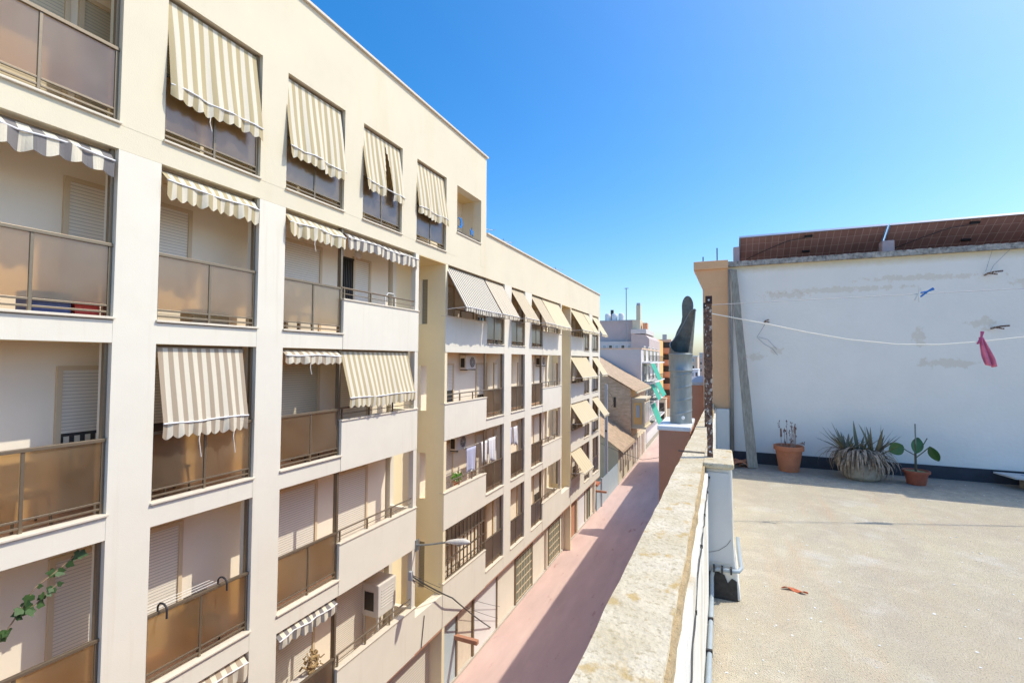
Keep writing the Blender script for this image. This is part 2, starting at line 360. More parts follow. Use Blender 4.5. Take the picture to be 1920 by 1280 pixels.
# sills of glass bays
for root, gs in ((root1, G1+G1b), (root2, G2)):
    for (a, b) in gs:
        for z in L[:4]: MB().box(X0-.14, X0+.045, a-.02, b+.02, z+.013, z+.052).build('sill', sillm, root, bevel=.008)
# solid balcony fronts
def solid(root, a, b, z, low=False):
    MB().box(X0-.13, X0+.012, a, b, z-.34 if not low else z-.53, z+.86).build('balcony_wall', white, root)
    MB().box(X0-.16, X0+.04, a-.02, b+.01, z+.861, z+.90).build('wall_cap', sillm, root, bevel=.008)
for i in range(4):
    for (a, b) in D1: solid(root1, a, b, L[i], i == 0)
    for (a, b) in D2: solid(root2, a, b, L[i], i == 0)
# back walls
MB().box(XB-.2, XB, -3, 12.15, L[0]-.5, 6.2).build('back_wall', inner, root1)
MB().box(XB-.2, XB, 13.98, 26.94, L[0]-.5, 3.2).box(XB-.2, XB, 28.8, 36.66, L[0]-.5, 3.2).build('back_wall', inner, root2)
# shafts
mb = MB().box(-10.2, -9.62, 12.1, 14.02, GZ, 3.2)
mb.build('shaft_wall', shaft_y, root1)
MB().box(-10.2, -9.62, 26.9, 28.84, GZ, 3.2).build('shaft_wall', shaft_y, root2)
MB().box(-9.62, X0-.002, 12.41, 13.97, 3.16, 3.19).build('soffit', soffit_m, root1)
MB().box(-9.62, X0-.002, 26.95, 28.79, 3.16, 3.19).build('soffit', soffit_m, root2)
# shaft side walls facing the camera with slot openings
def side(root, y, t=.16):
    for i in range(4):
        z0 = L[i]-.34 if i else GZ; z1 = L[i+1]-.34 if i < 3 else 3.18
        MB().box(-9.16, X0-.004, y-.004, y+t, z0, z1).build('side_wall', shaft_y, root)
        MB().box(-9.62, -9.16, y-.003, y+t, z0, L[i]+.62).build('side_wall', shaft_y, root)
        MB().box(-9.62, -9.16, y-.003, y+t, L[i]+2.15, z1).build('side_wall', shaft_y, root)
        if i in (0, 3): MB().box(-9.60, -9.165, y+.06, y+.08, L[i]+.62, L[i]+2.15).build('slot_pane', slat_d, root)
slat_d = slat_mat('louvre_slats', (.30, .27, .2), .05, .4)
side(root2, 13.98); side(root2, 28.8)
# far end columns of the solid balconies (open corner towards the shaft)
for (root, y) in ((root1, 12.4), (root2, 26.94)):
    for i in range(4):
        zt = L[i+1]-.34 if i < 3 else 3.18
        MB().box(X0-.16, X0+.002, y-.17, y, L[i]+.9, zt).build('corner_column', white, root)
        MB().box(XB-.2, XB+.12, y-.17, y, L[i], zt).build('corner_column', white, root)
        MB().box(XB+.12, X0-.13, y-.14, y-.003, L[i], L[i]+.86).build('balcony_side', white, root)
MB().box(X0-.95, X0-.3, 36.46, 36.66, L[0], 3.18).build('end_wall', white, root2)
# top floor of the tall building
TB = [(.7, 1.9), (2.45, 4.33), (4.98, 6.80), (7.43, 9.15), (9.83, 11.5), (12.24, 13.97), (14.69, 16.55)]
HEAD = 6.1
yb = [-3]+[v for ab in TB for v in ab]+[17.0]
for i in range(0, len(yb), 2): MB().box(X0-.34, X0+.003, yb[i], yb[i+1], 3.56, HEAD).build('top_pillar', yellow, root1)
MB().box(XB, X0, -3, 17.0, 3.185, 3.56).build('top_band', yellow, root1)
MB().box(X0-.34, X0+.001, TB[6][0], TB[6][1], 3.56, 4.40).build('top_parapet', yellow, root1)
MB().box(X0-.36, X0+.04, TB[6][0]-.02, TB[6][1]+.02, 4.401, 4.44).build('sill', sillm, root1)
MB().box(X0-.34, X0, -3, 17.0, HEAD+.001, 7.94).build('upper_wall', yellow, root1)
MB().box(XB, X0-.34, -3, 17.0, HEAD+.05, HEAD+.2).build('top_ceiling', soffit_m, root1)
MB().box(XB-.2, XB, 12.15, 16.8, 3.4, 6.2).build('back_wall', inner, root1)
MB().box(X0-.4, X0+.07, -3, 17.06, 7.941, 8.0).build('roof_coping', sillm, root1)
MB().box(-20, X0-.34, 16.75, 17.0, 3.2, 7.94).box(-20, X0-.4, -3, 16.75, 7.6, 7.7).build('roof', white, root1)
for (a, b) in TB[:-1]:
    MB().box(X0-.2, X0+.045, a-.02, b+.02, 3.562, 3.60).build('sill', sillm, root1, bevel=.008)
# lower building: upper wall and roof
MB().box(X0-.34, X0-.001, 17.0, 36.66, 3.185, 4.92).box(XB, X0-.34, 14, 36.66, 3.19, 3.4).build('upper_wall', yellow, root2)
MB().box(X0-.4, X0+.07, 17.06, 36.72, 4.921, 4.98).build('roof_coping', sillm, root2)
MB().box(-20, X0-.34, 36.4, 36.66, GZ, 4.92).box(-20, X0-.4, 17.1, 36.4, 4.6, 4.7).build('roof', white, root2)

# ---- railings
def rail_glass(root, a, b, z, top=1.17, bot=.24, x=X0-.085):
    g = MB(); m = (a+b)/2
    g.box(x-.025, x+.035, a-.03, b+.02, z+top-.05, z+top)
    for y in (a+.03, m, b-.03): g.box(x-.02, x+.02, y-.02, y+.02, z+.05, z+top-.05)
    for zz in (bot-.035, bot-.13): g.box(x-.012, x+.018, a+.05, m-.02, z+zz, z+zz+.03).box(x-.012, x+.018, m+.02, b-.05, z+zz, z+zz+.03)
    o = g.build('railing', brownm, root, bevel=.004)
    for (p, q) in ((a+.055, m-.025), (m+.025, b-.055)):
        MB().box(x-.006, x+.004, p, q, z+bot, z+top-.055).build('glass_panel', glassm, o)
def rail_bar(root, a, b, z, mid=True):
    x = X0-.06; g = MB(); g.tube([(x, a-.02, z+1.17), (x, b+.03, z+1.17)], .022)
    if mid: g.tube([(x, a, z+1.03), (x, b, z+1.03)], .01, 6)
    n = max(2, round((b-a)/1.0))
    for k in range(n+1):
        y = a+.08+(b-a-.16)*k/n; g.box(x-.018, x+.018, y-.018, y+.018, z+.9, z+1.155)
    g.build('railing', brownm, root)
for z in L[:4]:
    for (a, b) in G1+G1b: rail_glass(root1, a, b, z)
    for (a, b) in G2: rail_glass(root2, a, b, z)
for i in range(4):
    rail_bar(root1, 9.2, 12.35, L[i]); 
    if i != 3: rail_bar(root2, 13.98+.1, 17.13, L[i])
    else: rail_bar(root2, 14.1, 17.13, L[i], False)
    rail_bar(root2, 23.7, 26.9, L[i]); rail_bar(root2, 28.9, 31.98, L[i])
for (a, b) in TB[:-1]: rail_glass(root1, a, b, 3.6, 1.17, .22)
MB().tube([(X0-.1, 14.69, 4.52), (X0-.1, 16.55, 4.52)], .03).build('railing', darkm, root1)
# posts between glass bay and solid balcony (full height, thin)
for i in range(4):
    zt = L[i+1]-.34 if i < 3 else 3.18
    MB().box(X0-.12, X0-.06, 9.16, 9.22, L[i]+.05, zt).build('tall_post', brownm, root1)
    MB().box(X0-.12, X0-.06, 17.1, 17.16, L[i]+.05, zt).build('tall_post', brownm, root2)
    MB().box(X0-.12, X0-.06, 23.66, 23.72, L[i]+.05, zt).build('tall_post', brownm, root2)
    MB().box(X0-.12, X0-.06, 31.94, 32.0, L[i]+.05, zt).build('tall_post', brownm, root2)
    for (root, gs) in ((root1, G1), (root2, G2)):
        for (a, b) in gs: MB().box(X0-.16, X0-.09, b-.05, b-.004, L[i]+.02, zt).build('awning_guide', brownm, root)
for (a, b) in TB[:-1]: MB().box(X0-.16, X0-.09, b-.05, b-.004, 3.6, HEAD).build('awning_guide', brownm, root1)

# ---- windows with roller shutters in the back wall
def shutter(root, a, b, z0, z1, drop=None, m=None, jambs=True):
    """frame standing proud of the back wall; the shutter ends at drop, glass below it"""
    drop = z0+.02 if drop is None else drop
    x = XB+.002
    fr = MB().box(x, x+.05, a-.07, a, z0, z1+.07).box(x, x+.05, b, b+.07, z0, z1+.07).box(x, x+.048, a, b, z1, z1+.07)
    w = fr.build('window', jamb, root)
    MB().box(x, x+.02, a, b, drop, z1).build('shutter', m or shutm, w)
    if drop > z0+.1:
        MB().box(x, x+.008, a, b, z0, drop-.003).build('pane', panem, w)
        MB().box(x+.009, x+.03, (a+b)/2-.025, (a+b)/2+.025, z0, drop-.004).build('mullion', brownm, w)
    return w
for i in range(4):
    z = L[i]+.02; h = L[i]+2.2
    shutter(root1, 1.2, 2.2, z, h)
    wA = shutter(root1, 4.15, 6.0, z, h if i != 2 else h-.02, {3: None, 2: L[2]+1.2, 1: None, 0: None}[i])
    shutter(root1, 8.05, 9.33, z, h, {2: L[2]+1.0}.get(i), shutd if i == 2 else None)
    if i != 3: shutter(root1, 10.08, 11.22, z, h, None)
    else:
        w = shutter(root1, 10.62, 11.22, z, h)
        g = MB().box(XB+.004, XB+.02, 10.12, 10.55, z, h, panem)
        for k in range(7): g.box(XB+.03, XB+.05, 10.13+k*.065, 10.155+k*.065, z, h, darkm)
        g.box(XB+.03, XB+.055, 10.1, 10.57, h-.05, h, darkm); g.build('barred_door', None, root1)
# striped reflection built as white strips in the half-open window of the third row
g = MB()
for k in range(6): g.box(XB+.012, XB+.02, 4.2+k*.14, 4.27+k*.14, L[2]+.62, L[2]+1.15, cl_white)
g.build('curtain_reflection', None, root1)
for (a, b) in [(2.7, 4.0), (4.25, 6.0), (8.0, 9.3), (10.3, 11.4), (12.6, 13.7)]:
    shutter(root1, a, b, 3.6, 5.75, None, shutd)
MB().lathe([(0, .05), (.09, .045), (.12, .01), (.12, 0)], (0, 0, 0), 16).build('x', wht) if False else None
rnd = random.Random(3)
for (a, b) in [(15.0, 16.1), (18.08, 18.95), (19.8, 20.7), (22.6, 23.6), (24.9, 25.8), (29.6, 31.0), (32.3, 33.2), (34.6, 35.9)]:
    for i in range(4):
        dr = rnd.choice([None, None, L[i]+1.2, L[i]+.9]); shutter(root2, a, b, L[i]+.02, L[i]+2.15, dr)
# wall lamps
for (rt, y, z) in ((root1, 10.75, 3.02-.12), (root2, 20.1, 2.9-2.95-.1), (root2, 24.4, -.1)):
    g = MB()
    for k in range(6):
        pass
    vs = [(XB+.09*math.cos(p*math.pi/10), y+.13*math.sin(p*math.pi/10)*math.cos(q*math.pi/8), z+.13*math.sin(p*math.pi/10)*math.sin(q*math.pi/8)) for p in range(6) for q in range(16)]
    g.faces(vs, [(p*16+q, p*16+(q+1) % 16, (p+1)*16+(q+1) % 16, (p+1)*16+q) for p in range(5) for q in range(16)])
    g.build('wall_lamp', wht, rt, smooth=True)

# ---- ground floor
XG = -8.95
mb = MB().box(XG-.2, XG, -3, 17.0, GZ, L[0]-.525)
mb.build('ground_floor_wall', sillm, root1)
MB().box(XG-.2, XG, 17.0, 36.66, GZ, L[0]-.525).build('ground_floor_wall', white, root2)
BZ = GZ+.1
def gdoor(root, a, b, z1, m, fm=brownm, name='garage_door'):
    o = MB().box(XG+.002, XG+.03, a, b, BZ, z1).build(name, m, root)
    MB().box(XG+.001, XG+.07, a-.10, a, BZ, z1+.06).box(XG+.001, XG+.07, b, b+.10, BZ, z1+.06).box(XG+.001, XG+.069, a, b, z1, z1+.08).build('door_frame', fm, o)
    return o
ZT = L[0]-.56-.1
gdoor(root1, 9.0, 14.2, ZT, garm)
gdoor(root1, 14.85, 15.7, ZT, bluew, name='door')
gdoor(root1, 16.95, 19.1-2.2, ZT, wht) if False else None
gdoor(root2, 17.1, 19.15, ZT, wht)
def grid_door(a, b):
    o = gdoor(root2, a, b, ZT, dgreen)
    g = MB(); n = max(4, int((b-a)/.3))
    for k in range(n+1): g.box(XG+.032, XG+.05, a+(b-a)*k/n-.02, a+(b-a)*k/n+.02, BZ, ZT-.01)
    for k in range(7): zz = BZ+.1+(ZT-BZ-.2)*k/6; g.box(XG+.032, XG+.052, a, b, zz-.02, zz+.02)
    g.build('door_grille', jamb, o)
grid_door(21.35, 23.4); grid_door(26.1, 28.0)
gdoor(root2, 30.4, 31.4, ZT, brownr, name='door'); gdoor(root2, 32.0, 33.9, ZT, wht)
gdoor(root2, 34.7, 35.3, ZT, dgreen, name='door')
# brown strip below the first-floor band, standing in for the overhang's shadow
MB().box(XG, X0-.02, -3, 17.0, L[0]-.60, L[0]-.527).build('soffit_shade_strip', brownr, root1)
MB().box(XG, X0-.02, 17.0, 36.6, L[0]-.60, L[0]-.527).build('soffit_shade_strip', brownr, root2)
for y in (25.5, 28.6, 31.7): MB().box(XG, XG+.12, y, y+.18, BZ, L[0]-.61).build('pilaster', sillm, root2)
# metal enclosure of the first-floor balcony of the lower building
g = MB(); x = X0-.05
for k in range(12):
    y = 14.12+3.0*k/11; g.box(x-.02, x+.02, y-.018, y+.018, L[0]+.92, L[0]+2.55)
for zz in (.92, 1.5, 2.0, 2.52): g.box(x-.025, x+.022, 14.1, 17.1, L[0]+zz, L[0]+zz+.04)
enc = g.build('balcony_enclosure', brownm, root2)
MB().box(x-.012, x-.006, 14.14, 17.08, L[0]+2.04, L[0]+2.52).build('glass_panel', glassm, enc)

# ---------------------------------------------------------------- awnings
AWG = 'striped and beige cloth awnings on the balconies'
def awning(label, y0, y1, zt, zb, xb, cols, sw=.09, xt=X0-.13, val=.24, ripple=.026, skew=0, gap=None, arms=False, seed=1, sag=0, rollr=.045, ties=0):
    rg = random.Random(seed); n = max(4, int(round((y1-y0)/sw))); sub = 4; rows = 8
    A = thing('awning', (xt, (y0+y1)/2, zt), label, 'awning', AWG)
    MB().tube([(xt-.02, y0, zt+.0), (xt-.02, y1, zt+.0)], rollr, 10).box(xt-.07, xt+.03, y0-.03, y0, zt-.08, zt+.05).box(xt-.07, xt+.03, y1, y1+.03, zt-.08, zt+.05).build('roller', brownm, A)
    ph = [rg.uniform(0, 6.3) for _ in range(4)]
    def P(s, t):
        y = y0+(y1-y0)*s+skew*t; z = zt+(zb-zt)*t; xx = xt+.03+(xb-xt-.03)*t
        xx += ripple*t*(math.sin(s*14+ph[0])+.6*math.sin(s*31+ph[1])+.5*math.sin(s*5+t*4+ph[2])) - sag*math.sin(math.pi*t)
        z += ripple*.6*math.sin(s*9+ph[3])*t
        return Vector((xx, y, z))
    g = MB(); N = n*sub
    V = [P(i/N, j/rows) for j in range(rows+1) for i in range(N+1)]
    for j in range(rows):
        for i in range(N):
            s = (i+.5)/N
            if gap and abs(s-gap[0]) < gap[1]*(j/rows): continue
            q = [V[j*(N+1)+i], V[j*(N+1)+i+1], V[(j+1)*(N+1)+i+1], V[(j+1)*(N+1)+i]]
            g.poly(q, cols[(i//sub) % len(cols)])
    c = g.build('cloth', None, A)
    sm = c.modifiers.new('thickness', 'SOLIDIFY'); sm.thickness = .004
    # bar and valance
    MB().tube([P(i/8, 1)+Vector((.012, 0, 0)) for i in range(9)], .014, 6).build('front_bar', wht, A)
    g = MB()
    def Q(s, t):
        p = P(s, 1); sc = abs(math.sin(s*n*math.pi/2))
        p.z -= t*(val*(.78+.22*sc)+.02*math.sin(s*7+ph[1])); p.x += .02*t*math.sin(s*21+ph[2])+.015*t*math.sin(s*47+ph[0]); return p
    for j in range(3):
        for i in range(N):
            s = (i+.5)/N
            if gap and abs(s-gap[0]) < gap[1]: continue
            g.poly([Q(i/N, j/3), Q((i+1)/N, j/3), Q((i+1)/N, (j+1)/3), Q(i/N, (j+1)/3)], cols[(i//sub) % len(cols)])
    v = g.build('valance', None, A); v.modifiers.new('thickness', 'SOLIDIFY').thickness = .004
    for k in range(ties):
        s = .35+.4*k+.05; p = Q(s, .9)
        MB().tube([p, p+Vector((.01, -.02, -.12)), p+Vector((.0, .03, -.26 if ties == 1 else -.42))], .008, 5).build('tie_cord', ropew, A)
    if arms:
        for y in (y0+.05, y1-.05):
            e = P(.03 if y < (y0+y1)/2 else .97, 1); MB().tube([(X0-.04, y, e.z-.05), (e.x, e.y, e.z)], .014, 6).build('arm', wht, A)
    return A
TW = [cl_tan, cl_white]; PW = [cl_taupe, cl_white]; GW = [cl_grey, cl_white]
# top floor
awning('large beige and white striped awning half lowered on the top floor, nearest the camera', 4.99, 6.72, 6.04, 4.52, X0+.13, TW, .092, seed=2, ties=1)
awning('striped tan awning on the top floor, second one along from the nearest', 7.40, 9.08, 6.04, 4.50, X0+.13, TW, .092, seed=3)
awning('top floor striped awning split open with a triangular gap in its cloth', 9.80, 11.46, 6.04, 4.60, X0+.13, TW, .092, seed=4, gap=(.60, .13))
awning('smallest top floor striped awning, furthest along, beside the open bay with the moon and star', 12.22, 13.93, 6.04, 4.62, X0+.13, TW, .1, seed=5)
# floor below
awning('rolled up grey and white striped awning at the left edge, above the pale balcony wall', 2.5, 4.27, 3.1, 2.98, X0+.04, GW, .135, val=.26, seed=6)
awning('rolled up awning with rumpled tan striped valance between the two widest white pillars', 5.0, 6.76, 3.1, 2.92, X0+.05, [cl_tan, cl_white], .09, val=.30, ripple=.02, seed=7)
awning('short tan striped awning with dangling tie, beside a tall post and a grey striped awning', 7.46, 9.14, 3.1, 2.90, X0+.10, TW, .095, val=.30, seed=8, ties=1)
awning('long grey and white striped rolled up awning above the barred door balcony', 9.25, 12.32, 3.1, 2.98, X0+.06, GW, .12, val=.28, seed=9)
# middle row
awning('taupe and white striped awning lowered straight down over the glass railing, white cords below', 5.03, 6.58, .15, -1.10, X0+.12, PW, .083, val=.27, seed=10, ties=2, ripple=.015)
awning('rolled up awning with only a short rumpled valance left of the widest lowered awning', 7.48, 9.12, .15, .05, X0+.05, PW, .10, val=.2, ripple=.02, seed=11, ties=1)
awning('widest lowered awning, beige and white stripes, covering the solid balcony with railing', 9.24, 12.0, .15, -.98, X0+.22, TW, .095, val=.27, seed=12, ripple=.02)
awning('small rolled striped valance over the shutter behind the tabletop ornament', 7.48, 9.14, L[1]-.40, L[1]-.50, X0+.02, [cl_grey, cl_white], .10, val=.22, seed=13)
awning('rolled striped valance at the bottom edge of the picture below the railing with black hooks', 5.0, 6.76, L[1]-.40, L[1]-.52, X0+.03, PW, .10, val=.34, ripple=.02, seed=14)
# lower building
XO = X0+.72
awning('finely striped grey awning projecting out over the shaded solid balcony with scalloped shadow', 14.08, 17.0, 3.12, 1.72, XO, [cl_grey, cl_white], .075, arms=True, seed=20, val=.17, ripple=.006)
awning('finely striped awning adjoining the long projecting one, over the first dark glass bay', 17.06, 18.8, 3.12, 1.74, XO, [cl_taupe, cl_white], .075, arms=True, seed=21, val=.17, ripple=.006)
awning('narrow striped awning projecting between the two slim white pillars', 19.6, 21.2, 3.12, 1.78, XO, [cl_taupe, cl_beige2], .08, arms=True, seed=22, val=.17, ripple=.006)
awning('grey beige striped awning past the slim white pillars, next to a plain beige one', 22.1, 23.65, 3.12, 1.76, XO, [cl_taupe, cl_beige2], .08, arms=True, seed=23, val=.17, ripple=.006)
awning('plain beige awning projecting over a white solid balcony wall before the second shaft', 23.75, 26.6, 3.12, 1.74, XO, [cl_beige, cl_beige2], .1, arms=True, seed=24, val=.17, ripple=.006)
awning('plain beige awning just past the second yellow shaft on the upper row', 28.95, 31.9, 3.12, 1.80, XO, [cl_beige, cl_beige], .1, arms=True, seed=25, val=.17, ripple=.006)
awning('slim beige awning over a glass bay on the upper row, second from the far corner', 32.0, 33.4, 3.12, 1.80, XO, [cl_beige, cl_beige2], .1, arms=True, seed=26, val=.17, ripple=.006)
awning('beige awning on the upper row at the far corner of the building', 34.4, 36.15, 3.12, 1.80, XO, [cl_beige2, cl_beige], .1, arms=True, seed=27, val=.17, ripple=.006)
awning('beige awning in the second row, just past the second yellow shaft', 28.95, 32.9, .16, -1.15, XO, [cl_beige, cl_beige], .12, arms=True, seed=28, val=.15, ripple=.006)
awning('beige awning in the second row at the far corner of the building', 34.4, 36.15, .16, -1.10, XO, [cl_beige2, cl_beige], .1, arms=True, seed=29, val=.15, ripple=.006)
awning('beige awning in the third row, just past the second yellow shaft', 28.95, 33.0, -2.78, -3.95, XO, [cl_beige, cl_beige2], .2, arms=True, seed=30, val=.15, ripple=.006)
awning('beige awning in the third row at the far corner beside the utility pole', 34.4, 36.15, -2.78, -4.0, XO+.1, [cl_beige2, cl_beige], .1, arms=True, seed=31, val=.15, ripple=.006)
awning('lowest beige awning hanging low over the first floor balcony near the street', 28.95, 31.3, -5.74, -6.95, XO+.1, [cl_beige, cl_beige2], .2, arms=True, seed=32, val=.15, ripple=.006)

# ---------------------------------------------------------------- air conditioners
def ac(label, x, y, z, w=.8, h=.55, d=.3, axis='x'):
    """outdoor unit, fan grille on +X (street) side, vents on the -Y side"""
    A = thing('air_conditioner', (x, y, z), label, 'air conditioner', 'air conditioning units on the balconies')
    MB().box(x-d/2, x+d/2, y-w/2, y+w/2, z, z+h).build('casing', acm, A, bevel=.015)
    g = MB(); fx = x+d/2+.004; cy = y+w*.12; R = h*.38
    for rr in (R, R*.75, R*.5, R*.25):
        g.tube([(fx+.008, cy+rr*math.cos(k*math.pi/12), z+h/2+rr*math.sin(k*math.pi/12)) for k in range(25)], .006, 5, cap=False)
    for k in range(8):
        a = k*math.pi/4; g.tube([(fx+.008, cy, z+h/2), (fx+.008, cy+R*math.cos(a), z+h/2+R*math.sin(a))], .005, 5)
    g.build('fan_grille', acm, A)
    g = MB().prism([(cy+R*math.cos(k*math.pi/12), z+h/2+R*math.sin(k*math.pi/12)) for k in range(24)], fx-.003, fx, 'x'); g.build('fan_opening', darkm, A)
    g = MB().box(x-d/2+.05, x+d/2-.07, y-w/2-.004, y-w/2-.002, z+.07, z+h-.12); g.build('side_vent', darkm, A)
    MB().box(x-d/2, x+d/2+.02, y-w/2+.05, y-w/2+.09, z-.04, z-.002).box(x-d/2, x+d/2+.02, y+w/2-.09, y+w/2-.05, z-.04, z-.002).build('bracket', darkm, A)
    return A
def ac_big():
    x0, x1, y0, y1, z0, z1 = -9.38, -8.80, 11.15, 11.95, -7.25, -6.35
    A = thing('air_conditioner', (-9.1, 11.55, z0), 'large boxy beige air conditioner raised on the lowest balcony, dark square grille', 'air conditioner', 'air conditioning units on the balconies')
    MB().box(x0, x1, y0, y1, z0, z1).build('casing', acm, A, bevel=.03)
    MB().box(x0+.1, x1-.16, y0-.006, y0-.002, z0+.16, z1-.2).build('dark_grille', darkm, A)
    g = MB()
    for k in range(7): zz = z0+.22+k*.08; g.box(x1+.002, x1+.012, y0+.12, y1-.12, zz, zz+.02)
    g.build('louvres', acm, A)
    MB().box(x0+.12, x1-.16, y0-.012, y0-.007, z0+.16, z0+.175).box(x0+.12, x1-.16, y0-.012, y0-.007, z1-.21, z1-.2).build('grille_trim', acm, A)
    for (xx, yy) in ((x0+.06, y0+.06), (x1-.06, y0+.06), (x0+.06, y1-.06), (x1-.06, y1-.06)): MB().box(xx-.025, xx+.025, yy-.025, yy+.025, L[0]+.014, z0-.002).build('stand_leg', acm, A)
ac_big()
ac('air conditioner high on the balcony wall left of two pale doors', XB+.18, 17.0, -.42)
ac('air conditioner high on the wall under the plain beige awning, far white balcony', XB+.18, 25.6-.1, -.38)
ac('air conditioner on the laundry balcony with green plant', XB+.18, 16.3, -3.45)

# ---------------------------------------------------------------- small balcony objects
def cloth_sheet(y0, y1, z0, z1, x, rip, seed):
    rg = random.Random(seed); g = MB(); N, M = 14, 8; V = []
    a, b = rg.uniform(0, 6), rg.uniform(8, 15)
    for j in range(M+1):
        for i in range(N+1):
            s, t = i/N, j/M; V.append((x+rip*t*math.sin(b*s+a), y0+(y1-y0)*(s*(1-.12*t)+.06*t), z1+(z0-z1)*t*(1-.12*abs(math.sin(3*s+a)))))
    g.faces(V, [(j*(N+1)+i, j*(N+1)+i+1, (j+1)*(N+1)+i+1, (j+1)*(N+1)+i) for j in range(M) for i in range(N)]); return g
for (nm, m, a, b, z0, z1, lab) in [
    ('shirt', laund_b, 16.0, 16.75, -4.35, -3.35, 'pale blue shirt hanging to dry beside the air conditioner, leftmost of the laundry'),
    ('towel', laund_w, 17.2, 17.75, -4.2, -3.3, 'white towel on the laundry line, left of the other white one'),
    ('bed_sheet', laund_w, 17.85, 18.5, -4.3, -3.25, 'white sheet on the laundry line just before the slim pillar'),
    ('shirt', laund_b, 19.9, 20.3, -3.9, -3.1, 'small bluish garment hanging between the two slim white pillars, left'),
    ('towel', laund_w, 20.45, 20.9, -4.0, -3.1, 'small white cloth hanging between the two slim white pillars, right')]:
    o = one(cloth_sheet(a, b, z0, z1, X0-.25, .05, hash(nm) % 7+int(a*3)), nm, m, lab, 'laundry', 'laundry drying on the balconies', (X0-.25, (a+b)/2, z1), smooth=True)
    o.modifiers.new('thickness', 'SOLIDIFY').thickness = .006
one(MB().tube([(X0-.25, 15.8, -3.3), (X0-.25, 18.8, -3.27)], .008, 5), 'laundry_line', ropew, 'laundry line strung across the balcony above the hanging shirt and towels', 'line')
one(MB().tube([(X0-.25, 19.6, -3.1), (X0-.25, 21.2, -3.1)], .008, 5), 'laundry_line', ropew, 'short laundry line between the two slim white pillars', 'line')
# green plant on the laundry balcony
def leaf_cluster(c, R, n, size, seed, flat=1):
    rg = random.Random(seed); g = MB()
    for _ in range(n):
        d = Vector((rg.gauss(0, 1), rg.gauss(0, 1), rg.gauss(0, .8))).normalized()*R*rg.random()**.4
        p = Vector(c)+d; a = Vector((rg.uniform(-1, 1), rg.uniform(-1, 1), rg.uniform(-.5, 1))).normalized(); b = a.orthogonal().normalized()
        s = size*rg.uniform(.6, 1.3); g.poly([p-a*s, p+b*s*.45, p+a*s, p-b*s*.45])
    return g
t = thing('potted_plant', (X0-.3, 15.4, L[1]+.45), 'small bright green potted plant behind the railing of the laundry balcony', 'potted plant')
MB().lathe([(.10, 0), (.13, .22), (.11, .22), (.1, .18), (0, .18)], (X0-.3, 15.4, L[1]+.7), 16).build('pot', terra, t)
leaf_cluster((X0-.3, 15.4, L[1]+1.1), .2, 90, .07, 3).build('foliage', mat('bright_leaf', (.16, .36, .05), .6), t)
# vine on the left balcony
def leaf_shape(g, p, d, s, up):
    d = d.normalized(); sd = d.cross(up).normalized(); pts = []
    for (a, b) in [(0, 0), (.15, .38), (.45, .5), (.6, .28), (1, 0), (.6, -.28), (.45, -.5), (.15, -.38)]: pts.append(p+d*a*s+sd*b*s+up*(.08*s*abs(b)))
    g.poly(pts)
t = thing('vine', (X0-.1, 3.55, L[1]+.9), 'green climbing vine with large leaves hanging under the slab at the lower left', 'vine')
path = [Vector((X0-.35, 2.9, -4.05)), Vector((X0-.28, 3.25, -3.85)), Vector((X0-.2, 3.45, -3.45)), Vector((X0-.15, 3.6, -3.15)), Vector((X0-.14, 3.85, -3.0)), Vector((X0-.13, 4.1, -2.82))]
side_p = [path[2], Vector((X0-.16, 3.62, -3.38)), Vector((X0-.14, 3.75, -3.25)), Vector((X0-.14, 3.85, -3.2))]
MB().tube(path, .009, 6).tube(side_p, .006, 6).build('stem', stemm, t)
g = MB(); rg = random.Random(4)
for pp in (path, side_p):
    for i in range(len(pp)-1):
        for k in range(6 if pp is path else 4):
            p = pp[i].lerp(pp[i+1], rg.random()); d = Vector((rg.uniform(-.3, .5), rg.uniform(-1, 1), rg.uniform(-1, .2)))
            leaf_shape(g, p, d, rg.uniform(.07, .15), Vector((1, rg.uniform(-.4, .4), rg.uniform(-.2, .6))).normalized())
g.build('leaves', vinem, t)
# drying rack hooks over the railing
for (y, lab) in ((5.2, 'black curved drying rack hook over the railing, left one of the pair'), (6.25, 'black curved drying rack hook over the railing, right one of the pair')):
    xr = X0-.085; zc = L[1]+1.17
    pts = [(xr+.05+.12*math.cos(a), y, zc+.02+.10*math.sin(a)) for a in [math.pi*k/10 for k in range(11)]]
    one(MB().tube([(xr+.17, y, zc-.1)]+pts+[(xr-.07, y, zc-.02)], .016, 8), 'rack_hook', black, lab, 'hook', 'black drying rack hooks', (xr, y, zc))
g = MB()
for xx in (X0-.25, X0-.35, X0-.45): g.tube([(xx, 5.1, L[1]+1.14), (xx, 6.3, L[1]+1.14)], .006, 5)
one(g, 'drying_rack', whitep, 'white wire drying rack behind the railing between two black hooks', 'drying rack', None, (X0-.35, 5.7, L[1]+1.1))
